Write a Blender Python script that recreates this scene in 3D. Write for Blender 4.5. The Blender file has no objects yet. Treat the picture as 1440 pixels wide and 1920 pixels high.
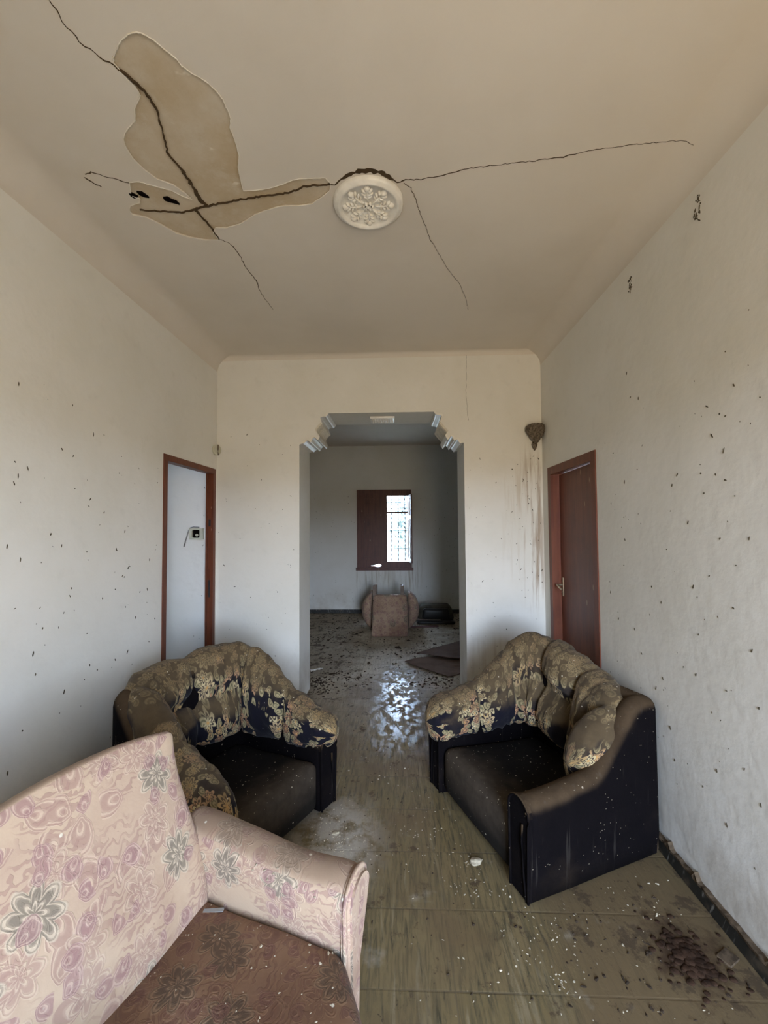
import bpy, bmesh, math, random
from math import sin, cos, pi, sqrt, exp
from mathutils import Vector, Matrix, noise

S = bpy.context.scene
COL = S.collection
# ---------------------------------------------------------------- camera
CAMH = 1.5866
cam_d = bpy.data.cameras.new('camera'); cam = bpy.data.objects.new('camera', cam_d); COL.objects.link(cam)
cam_d.sensor_fit = 'VERTICAL'; cam_d.sensor_height = 36; cam_d.sensor_width = 27
cam_d.lens = 769.0 / 1920 * 36
cam_d.clip_start = 0.02
cam.matrix_world = Matrix.Translation((0, 0, CAMH)) @ Matrix.Rotation(.0371, 4, 'Z') @ Matrix.Rotation(pi/2 + .0357, 4, 'X') @ Matrix.Rotation(-.0076, 4, 'Z')
S.camera = cam
# ---------------------------------------------------------------- exposure
S.view_settings.view_transform = 'Standard'
S.view_settings.look = 'None'
S.view_settings.gamma = 1
S.view_settings.use_curve_mapping = False
S.view_settings.exposure = 1.36
# ---------------------------------------------------------------- daylight: sky above, sunlit ground below the horizon
SKY = 9.0
W = bpy.data.worlds.new('daylight'); S.world = W; W.use_nodes = True
nt = W.node_tree; nt.nodes.clear()
wo = nt.nodes.new('ShaderNodeOutputWorld'); wb = nt.nodes.new('ShaderNodeBackground')
tc = nt.nodes.new('ShaderNodeTexCoord'); sp = nt.nodes.new('ShaderNodeSeparateXYZ'); cr = nt.nodes.new('ShaderNodeValToRGB')
mp = nt.nodes.new('ShaderNodeMapRange'); mp.inputs['From Min'].default_value = -1; mp.inputs['From Max'].default_value = 1
nt.links.new(tc.outputs['Generated'], sp.inputs[0]); nt.links.new(sp.outputs['Z'], mp.inputs['Value']); nt.links.new(mp.outputs[0], cr.inputs[0])
el = cr.color_ramp.elements
el[0].position = 0.0; el[0].color = (.40, .315, .21, 1)
el[1].position = 1.0; el[1].color = (.42, .60, 1.0, 1)
for p, c in ((.50, (.42, .33, .215, 1)), (.515, (.55, .50, .42, 1)), (.53, (2.15, 2.50, 3.05, 1)), (.60, (1.20, 1.48, 1.95, 1)), (.75, (.60, .82, 1.22, 1))):
    e = el.new(p); e.color = c
nt.links.new(cr.outputs[0], wb.inputs['Color']); wb.inputs['Strength'].default_value = SKY
nt.links.new(wb.outputs[0], wo.inputs[0])

def portal(name, loc, size, rot):
    l = bpy.data.lights.new(name, 'AREA'); l.shape = 'RECTANGLE'; l.size, l.size_y = size
    l.cycles.is_portal = True
    o = bpy.data.objects.new(name, l); COL.objects.link(o); o.location = loc; o.rotation_euler = rot
    return o
ENTRY = (.28, 1.20, 2.34)          # x0, x1, top of the entrance opening behind the camera
FRONT = -1.15
portal('entrance_daylight', ((ENTRY[0]+ENTRY[1])/2, FRONT-.13, ENTRY[2]/2), (ENTRY[1]-ENTRY[0], ENTRY[2]), (pi/2, 0, 0))
portal('window_daylight', (-.03, 7.80, 1.55), (.5, 1.3), (-pi/2, 0, 0))

# ---------------------------------------------------------------- room dimensions
XL, XR, YB, YA, YF = -1.649, 1.2635, 3.644, 4.07, 7.5675
CZ = 3.149; CZ2 = 3.09
PEEL = [(-0.945, 1.288), (-0.935, 1.272), (-0.913, 1.253), (-0.876, 1.226), (-0.843, 1.211), (-0.812, 1.206), (-0.793, 1.214), (-0.776, 1.226), (-0.758, 1.25), (-0.729, 1.284), (-0.721, 1.307), (-0.701, 1.327), (-0.663, 1.358), (-0.641, 1.389), (-0.63, 1.417), (-0.629, 1.455), (-0.629, 1.489), (-0.647, 1.522), (-0.649, 1.575), (-0.658, 1.641), (-0.684, 1.696), (-0.699, 1.758), (-0.71, 1.824), (-0.65, 1.824), (-0.585, 1.815), (-0.518, 1.797), (-0.468, 1.777), (-0.425, 1.77), (-0.365, 1.77), (-0.317, 1.772), (-0.298, 1.802), (-0.31, 1.843), (-0.363, 1.884), (-0.408, 1.914), (-0.475, 1.924), (-0.54, 1.921), (-0.581, 1.926), (-0.654, 1.949), (-0.706, 1.968), (-0.763, 2.004), (-0.815, 2.031), (-0.885, 2.051), (-0.943, 2.048), (-0.97, 2.082), (-0.964, 2.139), (-1.039, 2.135), (-1.102, 2.115), (-1.168, 2.076), (-1.215, 2.009), (-1.256, 1.963), (-1.314, 1.939), (-1.314, 1.918), (-1.289, 1.886), (-1.231, 1.869), (-1.215, 1.844), (-1.245, 1.824), (-1.203, 1.754), (-1.156, 1.754), (-1.103, 1.779), (-1.044, 1.806), (-1.001, 1.845), (-0.972, 1.862), (-0.988, 1.82), (-1.015, 1.777), (-1.069, 1.743), (-1.098, 1.693), (-1.111, 1.64), (-1.106, 1.587), (-1.095, 1.555), (-1.073, 1.529), (-1.037, 1.504), (-0.997, 1.481), (-0.972, 1.44), (-0.92, 1.391), (-0.92, 1.367), (-0.931, 1.341), (-0.94, 1.312)]
CRACKS = {
'big': [(-1.02, 1.12, 0.0047), (-1.014, 1.142, 0.0064), (-1.023, 1.171, 0.0049), (-1.015, 1.198, 0.0067), (-1.01, 1.224, 0.0068), (-0.986, 1.258, 0.0052), (-0.95, 1.295, 0.009), (-0.929, 1.324, 0.0128), (-0.912, 1.356, 0.0131), (-0.9, 1.381, 0.0133), (-0.893, 1.418, 0.0117), (-0.896, 1.463, 0.01), (-0.914, 1.514, 0.0104), (-0.931, 1.562, 0.0128), (-0.951, 1.615, 0.011), (-0.945, 1.673, 0.0114), (-0.934, 1.719, 0.0164), (-0.932, 1.77, 0.0168), (-0.935, 1.82, 0.0197), (-0.935, 1.867, 0.0202), (-0.922, 1.903, 0.0206)] ,
'mid': [(-0.992, 1.927, 0.0156), (-0.981, 1.976, 0.0107), (-0.97, 2.02, 0.0109), (-0.963, 2.066, 0.0111), (-0.962, 2.135, 0.0144)] ,
'lo': [(-0.956, 2.135, 0.0058), (-0.919, 2.166, 0.0044), (-0.911, 2.196, 0.0089), (-0.902, 2.25, 0.0091), (-0.902, 2.297, 0.0062), (-0.909, 2.355, 0.0079), (-0.904, 2.411, 0.0065), (-0.891, 2.504, 0.0101), (-0.907, 2.621, 0.007), (-0.903, 2.716, 0.0054), (-0.89, 2.854, 0.0038)] ,
'hor': [(-1.26, 1.914, 0.0052), (-1.167, 1.929, 0.0079), (-1.053, 1.941, 0.0079), (-1.0, 1.926, 0.013), (-0.93, 1.909, 0.0129), (-0.873, 1.899, 0.0103), (-0.802, 1.886, 0.0076), (-0.692, 1.869, 0.0076), (-0.611, 1.857, 0.0075), (-0.507, 1.849, 0.0075), (-0.465, 1.833, 0.0074), (-0.423, 1.814, 0.0073), (-0.349, 1.811, 0.0061), (-0.28, 1.811, 0.0073)] ,
'ros': [(-0.28, 1.811, 0.0097), (-0.246, 1.778, 0.0143), (-0.207, 1.755, 0.0212), (-0.166, 1.746, 0.0258), (-0.123, 1.74, 0.0257), (-0.082, 1.75, 0.0258), (-0.049, 1.768, 0.0237), (-0.024, 1.789, 0.0192), (0.002, 1.81, 0.0121)] ,
'right': [(0.002, 1.81, 0.0121), (0.041, 1.797, 0.0096), (0.113, 1.798, 0.0084), (0.16, 1.789, 0.0072), (0.195, 1.782, 0.0071), (0.252, 1.768, 0.0071), (0.297, 1.754, 0.007), (0.353, 1.746, 0.0058), (0.432, 1.739, 0.0046), (0.533, 1.733, 0.0046), (0.632, 1.722, 0.0057), (0.697, 1.717, 0.0091), (0.726, 1.706, 0.009), (0.767, 1.698, 0.0045), (0.857, 1.68, 0.0044), (0.96, 1.671, 0.0033), (1.063, 1.664, 0.0033), (1.205, 1.654, 0.0026)] ,
'down': [(0.034, 1.814, 0.0049), (0.066, 1.842, 0.0049), (0.091, 1.905, 0.0051), (0.118, 2.0, 0.0043), (0.151, 2.092, 0.0042), (0.18, 2.181, 0.0043), (0.237, 2.301, 0.0031), (0.31, 2.456, 0.0032), (0.395, 2.597, 0.0034), (0.46, 2.752, 0.0036), (0.511, 2.926, 0.0039)] ,
'leaf': [(-1.37, 1.704, 0.0093), (-1.334, 1.695, 0.0093), (-1.294, 1.716, 0.007), (-1.247, 1.735, 0.0071), (-1.205, 1.757, 0.0072)] ,
'leaf2': [(-1.385, 1.718, 0.0071), (-1.371, 1.744, 0.0167), (-1.36, 1.761, 0.0096), (-1.347, 1.771, 0.0097)] ,
}
SPECK_L = [(1.702, 2.219), (1.997, 2.213), (2.141, 2.098), (2.221, 2.111), (2.007, 1.956), (1.937, 1.978), (1.694, 1.877), (1.755, 1.858), (1.71, 1.819), (1.692, 1.785), (2.021, 1.792), (2.127, 1.745), (2.116, 1.707), (2.231, 1.677), (2.369, 2.016), (1.883, 1.562), (1.946, 1.504), (2.111, 1.465), (2.119, 1.422), (2.335, 1.466), (2.34, 1.46), (2.407, 1.571), (2.442, 1.347), (2.409, 1.297), (2.456, 1.356), (2.332, 1.235), (2.013, 1.289), (2.004, 1.251), (2.23, 1.201), (2.422, 1.116), (2.519, 1.032), (1.85, 1.13), (2.121, 1.036), (1.803, 1.028), (2.144, 0.864), (2.199, 0.82), (2.341, 0.829), (2.108, 0.802), (1.979, 0.79), (1.759, 0.71), (1.695, 0.566), (2.635, 1.189), (2.558, 1.184), (2.654, 1.379), (2.659, 0.845), (2.448, 0.843), (1.73, 1.454), (2.732, 1.899), (2.729, 1.473), (2.39, 1.305), (1.668, 1.515), (1.817, 0.931), (2.721, 0.98)]
SPECK_R = [(1.497, 2.356), (1.608, 2.252), (1.575, 2.109), (1.648, 2.02), (1.62, 2.004), (1.691, 1.943), (1.634, 1.872), (1.713, 2.069), (1.904, 1.812), (1.759, 1.799), (1.679, 1.784), (1.942, 1.768), (1.632, 1.757), (2.214, 1.88), (2.11, 0.778), (2.34, 1.826), (2.491, 1.714), (2.356, 1.629), (2.352, 1.503), (1.995, 1.469), (1.745, 1.715), (1.589, 1.692), (1.533, 1.533), (1.826, 1.318), (1.732, 1.375), (1.616, 1.268), (2.282, 1.023), (2.054, 0.845), (1.828, 0.943), (1.665, 0.94), (1.744, 0.821), (1.521, 0.935), (2.01, 0.631), (1.729, 0.598), (1.593, 0.682), (1.81, 0.486), (1.528, 0.596), (1.687, 0.416), (1.986, 0.497), (2.225, 0.912), (2.239, 0.728), (2.525, 1.184), (2.37, 1.358), (1.804, 1.119), (1.54, 1.131), (1.669, 1.529), (2.048, 1.209), (1.845, 1.594), (2.12, 1.275), (1.596, 1.431), (1.466, 2.028), (2.258, 2.28), (2.185, 2.251), (2.288, 2.424), (2.443, 1.044), (2.451, 2.008)]
SPECK_B = [(-1.521, 2.413), (-1.261, 2.336), (-0.974, 2.326), (-1.374, 2.43), (-1.557, 1.826), (-1.241, 2.016), (-1.094, 1.534), (-1.433, 1.488), (-0.973, 1.248), (-1.046, 1.749), (-1.334, 0.964), (-1.188, 0.681), (-1.479, 1.059), (-1.111, 0.447), (0.719, 2.182), (0.856, 1.967), (0.759, 1.756), (0.998, 2.084), (1.133, 1.846), (1.174, 1.612), (0.894, 1.473), (0.726, 1.101), (0.815, 0.915), (1.03, 1.286), (1.092, 0.961), (0.926, 0.685), (0.686, 0.349), (1.211, 1.146), (0.991, 1.707), (1.148, 1.425), (-0.804, 1.986), (0.639, 1.522), (0.776, 1.334), (1.208, 2.128), (-1.093, 1.011), (-0.973, 1.868), (-1.578, 1.25), (-1.021, 0.822), (-1.526, 0.681)]
# ---------------------------------------------------------------- shader helpers
class NB:
    def __init__(self, name):
        self.m = bpy.data.materials.new(name); self.m.use_nodes = True
        self.t = self.m.node_tree; self.b = self.t.nodes['Principled BSDF']
    def n(self, typ, **kw):
        x = self.t.nodes.new(typ)
        for k, v in kw.items():
            setattr(x, k, v)
        return x
    def link(self, a, b): self.t.links.new(a, b)
    def put(self, sock, v):
        if hasattr(v, 'is_output') or isinstance(v, bpy.types.NodeSocket): self.link(v, sock)
        elif isinstance(v, (tuple, list)) and len(v) == 3 and sock.type == 'RGBA': sock.default_value = (*v, 1)
        else: sock.default_value = v
    def math(self, op, a, b=0.0, c=None, clamp=False):
        x = self.n('ShaderNodeMath', operation=op); x.use_clamp = clamp
        self.put(x.inputs[0], a); self.put(x.inputs[1], b)
        if c is not None: self.put(x.inputs[2], c)
        return x.outputs[0]
    def vm(self, op, a, b=(0, 0, 0), s=None):
        x = self.n('ShaderNodeVectorMath', operation=op)
        self.put(x.inputs[0], a)
        if op != 'LENGTH' and s is None: self.put(x.inputs[1], b)
        if s is not None: self.put(x.inputs['Scale'], s)
        return x.outputs['Value'] if op in ('LENGTH', 'DOT_PRODUCT') else x.outputs[0]
    def mix(self, f, a, b, mode='MIX'):
        x = self.n('ShaderNodeMix', data_type='RGBA', blend_type=mode)
        self.put(x.inputs[0], f); self.put(x.inputs[6], a); self.put(x.inputs[7], b)
        return x.outputs[2]
    def ss(self, v, lo, hi, a=0.0, b=1.0):
        x = self.n('ShaderNodeMapRange', interpolation_type='SMOOTHSTEP')
        self.put(x.inputs[0], v); self.put(x.inputs[1], lo); self.put(x.inputs[2], hi); self.put(x.inputs[3], a); self.put(x.inputs[4], b)
        return x.outputs[0]
    def noise(self, vec, scale, detail=4, rough=.55, dist=0.0, col=False):
        x = self.n('ShaderNodeTexNoise'); self.put(x.inputs['Vector'], vec)
        x.inputs['Scale'].default_value = scale; x.inputs['Detail'].default_value = detail; x.inputs['Roughness'].default_value = rough; x.inputs['Distortion'].default_value = dist
        return x.outputs['Color'] if col else x.outputs[0]
    def obj(self):
        if not hasattr(self, '_o'): self._o = self.n('ShaderNodeTexCoord').outputs['Object']
        return self._o
    def uv(self):
        if not hasattr(self, '_u'): self._u = self.n('ShaderNodeTexCoord').outputs['UV']
        return self._u
    def pos(self):
        if not hasattr(self, '_p'): self._g = self.n('ShaderNodeNewGeometry'); self._p = self._g.outputs['Position']
        return self._p
    def nz(self):
        self.pos(); s = self.n('ShaderNodeSeparateXYZ'); self.link(self._g.outputs['Normal'], s.inputs[0]); return s.outputs[2]
    def sep(self, v):
        s = self.n('ShaderNodeSeparateXYZ'); self.put(s.inputs[0], v); return s.outputs
    def scale(self, v, k):
        return self.vm('MULTIPLY', v, k if isinstance(k, tuple) else (k, k, k))
    def bump(self, h, strength=.3, dist=.01):
        x = self.n('ShaderNodeBump'); self.put(x.inputs['Height'], h); x.inputs['Strength'].default_value = strength; x.inputs['Distance'].default_value = dist
        self.link(x.outputs[0], self.b.inputs['Normal'])
    def done(self, col, rough=.6, spec=None):
        self.put(self.b.inputs['Base Color'], col); self.put(self.b.inputs['Roughness'], rough)
        if spec is not None: self.b.inputs['Specular IOR Level'].default_value = spec
        return self.m

def rect_mask(n, xyz, ax1, lo1, hi1, ax2, lo2, hi2, s1=.05, s2=.1):
    a = n.math('MULTIPLY', n.ss(xyz[ax1], lo1-s1, lo1+s1), n.ss(xyz[ax1], hi1-s1, hi1+s1, 1.0, 0.0))
    b = n.math('MULTIPLY', n.ss(xyz[ax2], lo2-s2, lo2+s2), n.ss(xyz[ax2], hi2-s2, hi2+s2, 1.0, 0.0))
    return n.math('MULTIPLY', a, b)

def mat_wall(name, base=(.79, .772, .715), stains=(), lowdirt=.5):
    n = NB(name); P = n.pos(); xyz = n.sep(P)
    big = n.noise(P, 1.3, 5, .6); fine = n.noise(P, 9, 5, .6)
    c = n.mix(n.ss(big, .35, .7), base, tuple(k*m for k, m in zip(base, (.93, .925, .90))))
    c = n.mix(n.ss(fine, .55, .8, 0, .30), c, (.62, .60, .54))
    # splashes of dirt close to the floor
    low = n.math('MULTIPLY', n.ss(xyz[2], .05, .62, 1.0, 0.0), n.ss(n.noise(P, 3.2, 5, .65), .30, .75))
    c = n.mix(n.math('MULTIPLY', low, lowdirt), c, (.30, .22, .13))
    for (ax, lo, hi, z0, z1, colr, amt) in stains:
        sv = n.scale(P, (26, 26, 1.6)) ; st = n.noise(sv, 1.0, 4, .6)
        m = n.math('MULTIPLY', rect_mask(n, xyz, ax, lo, hi, 2, z0, z1, .05, .16), n.ss(st, .44, .66))
        c = n.mix(n.math('MULTIPLY', m, amt), c, colr)
    n.bump(n.math('ADD', n.math('MULTIPLY', big, 1.2), n.math('MULTIPLY', n.noise(P, 26, 4, .6), .12)), .35, .03)
    return n.done(c, .85, .2)

def mat_plain(name, col, rough=.6, spec=None, var=.25, scale=14, metallic=0):
    n = NB(name); f = n.noise(n.obj(), scale, 4, .6)
    c = n.mix(n.ss(f, .35, .7), col, tuple(k*(1-var) for k in col))
    n.bump(f, .15, .004); n.b.inputs['Metallic'].default_value = metallic
    return n.done(c, rough, spec)

def mat_ceiling():
    n = NB('ceiling_paint'); P = n.pos()
    big = n.noise(P, .9, 5, .6)
    c = n.mix(n.ss(big, .35, .7), (.72, .665, .585), (.66, .605, .525))
    n.bump(n.math('ADD', big, n.math('MULTIPLY', n.noise(P, 22, 4, .6), .08)), .3, .03)
    return n.done(c, .85, .2)

def mat_plaster():
    n = NB('bare_plaster'); P = n.pos()
    c = n.mix(n.ss(n.noise(P, 2.2, 6, .65), .35, .65), (.60, .515, .395), (.50, .395, .26))
    c = n.mix(n.ss(n.noise(P, 7, 5, .7), .48, .66, 0, .6), c, (.62, .555, .45))
    c = n.mix(n.ss(n.noise(n.scale(P, (1, 1.2, 1)), 11, 3, .5), .68, .74, 0, .9), c, (.72, .66, .55))
    n.bump(n.noise(P, 40, 5, .7), .35, .004)
    return n.done(c, .95, .1)

def mat_floor():
    n = NB('floor_tiles'); P = n.pos(); x, y, z = n.sep(P)
    T = .30; X0, Y0 = -.1223, 1.4635
    gx = n.math('DIVIDE', n.math('SUBTRACT', x, X0), T); gy = n.math('DIVIDE', n.math('SUBTRACT', y, Y0), T)
    def edge(g):
        f = n.math('FRACT', g); return n.math('MINIMUM', f, n.math('SUBTRACT', 1.0, f))
    ex, ey = edge(gx), edge(gy)
    wn = n.noise(P, 6, 3)
    lx = n.math('MULTIPLY', n.ss(ex, .006, .016, 1, 0), n.ss(wn, .38, .62, .25, .85)); ly = n.math('MULTIPLY', n.ss(ey, .006, .018, 1, 0), n.ss(wn, .34, .58, .35, 1.0))
    grout = n.math('MAXIMUM', lx, ly)
    cell = n.n('ShaderNodeCombineXYZ'); n.link(n.math('FLOOR', gx), cell.inputs[0]); n.link(n.math('FLOOR', gy), cell.inputs[1])
    wnz = n.n('ShaderNodeTexWhiteNoise'); n.link(cell.outputs[0], wnz.inputs[0]); rnd = wnz.outputs[0]
    # marbled streaks of the cement tiles
    sv = n.scale(P, (62, 7.0, 1)); st = n.noise(n.vm('ADD', sv, n.scale(cell.outputs[0], 7.3)), 1.0, 5, .62, .8)
    st2 = n.noise(n.scale(P, (22, 2.2, 1)), 1.0, 4, .6, 1.2)
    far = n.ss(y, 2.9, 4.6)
    base = n.mix(rnd, (.185, .137, .062), (.230, .170, .082))
    base = n.mix(n.ss(st, .42, .62), base, (.122, .098, .050))
    base = n.mix(n.ss(st2, .56, .74, 0, .7), base, (.30, .245, .15))
    base = n.mix(n.ss(st, .60, .68, 0, .85), base, (.050, .045, .025))
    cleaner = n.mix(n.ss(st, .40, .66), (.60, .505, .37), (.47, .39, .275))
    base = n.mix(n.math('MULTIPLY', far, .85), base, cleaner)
    base = n.mix(n.math('MULTIPLY', grout, .62), base, (.105, .085, .055))
    # dried mud and dust lying on the tiles
    dn = n.noise(P, 1.7, 6, .62); dn2 = n.noise(P, 7.5, 6, .7)
    side = n.math('MAXIMUM', n.ss(x, .25, 1.15), n.ss(x, -.25, -1.1))
    dm = n.ss(n.math('ADD', dn, n.math('MULTIPLY', side, .20)), .40, .68, 0, .88)
    base = n.mix(n.math('MULTIPLY', dm, n.math('SUBTRACT', 1.0, n.math('MULTIPLY', far, .35))), base, (.150, .103, .052))
    sm = n.ss(n.math('ADD', dn2, n.math('MULTIPLY', side, .06)), .585, .66, 0, .85)
    base = n.mix(sm, base, (.075, .050, .028))
    # small dark flecks, denser in the far room
    fv = n.noise(n.scale(P, (30, 22, 1)), 1.0, 5, .7, .6)
    thr = n.math('SUBTRACT', .665, n.math('MULTIPLY', far, .085))
    fm = n.math('GREATER_THAN', fv, thr)
    patch = n.ss(n.noise(P, 2.6, 4, .6), .40, .58)
    base = n.mix(n.math('MULTIPLY', fm, n.math('MULTIPLY', patch, .85)), base, (.05, .036, .022))
    # dropping mound stain by the right wall
    ddx = n.math('SUBTRACT', x, 1.04); ddy = n.math('MULTIPLY', n.math('SUBTRACT', y, 1.62), .9)
    dd = n.math('SQRT', n.math('ADD', n.math('MULTIPLY', ddx, ddx), n.math('MULTIPLY', ddy, ddy)))
    mm = n.ss(n.math('ADD', dd, n.math('MULTIPLY', n.math('SUBTRACT', dn2, .5), .55)), .05, .17, .9, 0)
    base = n.mix(mm, base, (.060, .034, .018))
    # pale dust patches
    pale = n.math('MULTIPLY', n.ss(n.noise(P, 4.3, 5, .6), .60, .74, 0, .45), n.ss(y, 1.2, 3.2, 1, .3))
    base = n.mix(pale, base, (.46, .41, .33))
    pdx = n.math('SUBTRACT', x, -.34); pdy = n.math('MULTIPLY', n.math('SUBTRACT', y, 2.12), .7)
    pd = n.math('SQRT', n.math('ADD', n.math('MULTIPLY', pdx, pdx), n.math('MULTIPLY', pdy, pdy)))
    pm = n.math('MULTIPLY', n.ss(pd, .04, .34, .75, 0), n.ss(dn2, .36, .56))
    base = n.mix(pm, base, (.50, .45, .38))
    wet = n.ss(n.noise(n.scale(P, (16, 9, 1)), 1.0, 5, .7), .46, .54)
    wy = n.math('MULTIPLY', n.math('MULTIPLY', n.ss(y, 2.6, 3.3), n.ss(y, 4.0, 5.0, 1, .25)), n.ss(n.math('ABSOLUTE', n.math('ADD', x, .03)), .12, .30, 1, .25))
    r = n.math('SUBTRACT', .72, n.math('MULTIPLY', n.math('MULTIPLY', wet, wy), .50))
    r = n.math('ADD', r, n.math('MULTIPLY', sm, .2))
    h = n.math('SUBTRACT', n.math('ADD', n.math('MULTIPLY', dn2, .5), n.math('MULTIPLY', fm, .25)), n.math('MULTIPLY', grout, .3))
    n.bump(n.math('ADD', h, n.math('MULTIPLY', wet, .15)), .35, .006)
    return n.done(base, r, .25)

def mat_wood(name, c1, c2, rough=.45, specks=True):
    n = NB(name); P = n.obj()
    g = n.noise(n.scale(P, (14, 14, 1.0)), 2.0, 5, .6, 1.0)
    c = n.mix(n.ss(g, .35, .68), c1, c2)
    c = n.mix(n.ss(n.noise(P, 5, 5, .65), .48, .75, 0, .45), c, tuple(k*.62 for k in c2))
    if specks:
        v = n.n('ShaderNodeTexVoronoi'); n.link(n.scale(P, (20, 20, 6.5)), v.inputs['Vector']); v.inputs['Scale'].default_value = 1
        rr = n.sep(v.outputs['Color'])[0]
        m = n.math('MULTIPLY', n.ss(v.outputs['Distance'], .09, .16, 1, 0), n.math('GREATER_THAN', rr, .80))
        c = n.mix(n.math('MULTIPLY', m, .65), c, (.50, .36, .24))
    n.bump(g, .2, .003)
    return n.done(c, rough, .35)

def flower(n, uv, cell, off, petals, R, sharp=1.0, rnd=.75, phase=0.0):
    v = n.vm('ADD', n.scale(uv, 1.0/cell), (off, off*1.7, 0))
    vo = n.n('ShaderNodeTexVoronoi'); vo.voronoi_dimensions = '2D'; n.link(v, vo.inputs['Vector']); vo.inputs['Scale'].default_value = 1; vo.inputs['Randomness'].default_value = rnd
    d = n.vm('SUBTRACT', v, vo.outputs['Position']); d = n.vm('MULTIPLY', d, (1, 1, 0))
    dx, dy, _ = n.sep(d); ln = n.vm('LENGTH', d); ang = n.math('ARCTAN2', dy, dx)
    cr_, cg, cb = n.sep(vo.outputs['Color'])
    pet = n.math('ABSOLUTE', n.math('COSINE', n.math('ADD', n.math('MULTIPLY', ang, petals/2), n.math('MULTIPLY', cr_, 6.0))))
    if sharp != 1.0: pet = n.math('POWER', pet, sharp)
    Rp = n.math('MULTIPLY', n.math('ADD', .62, n.math('MULTIPLY', pet, .38)) if sharp == 1.0 else n.math('ADD', .18, n.math('MULTIPLY', pet, .82)), R)
    t = n.math('DIVIDE', ln, Rp)
    mask = n.ss(t, .92, 1.02, 1, 0)
    ring = n.math('ADD', .5, n.math('MULTIPLY', n.math('SINE', n.math('SUBTRACT', n.math('MULTIPLY', t, 13.0), n.math('MULTIPLY', pet, 2.6))), .5))
    return mask, t, pet, ring, cr_, cg

def warp(n, uv, amt=.012, sc=14):
    w = n.noise(uv, sc, 3, .5, col=True)
    return n.vm('ADD', uv, n.scale(n.vm('SUBTRACT', w, (.5, .5, .5)), amt))

def chips(n, c, vec, dens=.86, sc=38, col=(.62, .55, .42)):
    v = n.n('ShaderNodeTexVoronoi'); n.link(vec, v.inputs['Vector']); v.inputs['Scale'].default_value = sc
    rr = n.sep(v.outputs['Color'])[0]
    m = n.math('MULTIPLY', n.ss(v.outputs['Distance'], .10, .17, 1, 0), n.math('GREATER_THAN', rr, dens))
    return n.mix(m, c, col)

def mat_navy_floral(name='navy_floral_tapestry', bias=0.0):
    n = NB(name); uv = warp(n, n.uv(), .016, 17)
    P = n.obj()
    c = (.0075, .0070, .0125)
    clus = n.noise(n.uv(), 5.0, 2, .5)
    on = n.ss(clus, .425, .445)
    on2 = n.ss(clus, .390, .410)
    flo = 0.0
    # scattered leaves
    m, t, pet, ring, r1, r2 = flower(n, uv, .046, 3.1, 1, .62, sharp=2.2)
    leafc = n.mix(ring, (.13, .115, .062), (.36, .285, .155))
    c = n.mix(n.math('MULTIPLY', m, on2), c, leafc); flo = n.math('MULTIPLY', n.math('MULTIPLY', m, on2), n.ss(ring, 0, 1, .1, .55))
    # blossoms
    for cell, off, pt, R in ((.088, 11.3, 8, .49), (.060, 23.9, 6, .47)):
        m, t, pet, ring, r1, r2 = flower(n, uv, cell, off, pt, R)
        colA = n.mix(n.ss(r2, .25, .45), (.47, .32, .14), (.40, .22, .12))
        colA = n.mix(n.ss(r2, .6, .75), colA, (.50, .40, .22))
        fc = n.mix(n.ss(ring, .15, .55), (.055, .040, .035), colA)
        fc = n.mix(n.math('MULTIPLY', n.ss(pet, .0, .30, 1, 0), .75), fc, (.05, .036, .03))
        fc = n.mix(n.ss(t, .10, .22, 1, 0), fc, (.55, .30, .10))
        keep = n.math('GREATER_THAN', r1, .22 if off < 12 else .45)
        flo = n.math('MAXIMUM', flo, n.math('MULTIPLY', n.math('MULTIPLY', n.math('MULTIPLY', m, on), keep), n.ss(ring, .1, .7, .25, 1)))
        c = n.mix(n.math('MULTIPLY', n.math('MULTIPLY', m, on), keep), c, fc)
    # settled dust, thicker on what faces up
    dn = n.noise(P, 4.0, 5, .6)
    nz = n.nz()
    zz = n.sep(P)[2]
    dust = n.math('ADD', n.math('MULTIPLY', n.ss(nz, -.15, .85), .66), n.math('SUBTRACT', n.math('MULTIPLY', dn, 1.5), .78 - bias))
    dust = n.math('ADD', dust, n.ss(zz, .36, .74, -.12, .20))
    dust = n.math('MULTIPLY', n.ss(dust, .02, .72), .90)
    dc = n.mix(n.noise(P, 22, 4), (.120, .084, .045), (.068, .048, .026))
    dc = n.mix(n.math('MULTIPLY', flo, .62), dc, (.20, .145, .075))
    c = n.mix(dust, c, dc)
    c = chips(n, c, P, .93, 40)
    n.bump(n.math('ADD', n.noise(P, 60, 4), n.math('MULTIPLY', n.noise(P, 11, 4), 1.6)), .35, .006)
    n.b.inputs['Sheen Weight'].default_value = .06
    return n.done(c, .92, .12)

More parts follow.
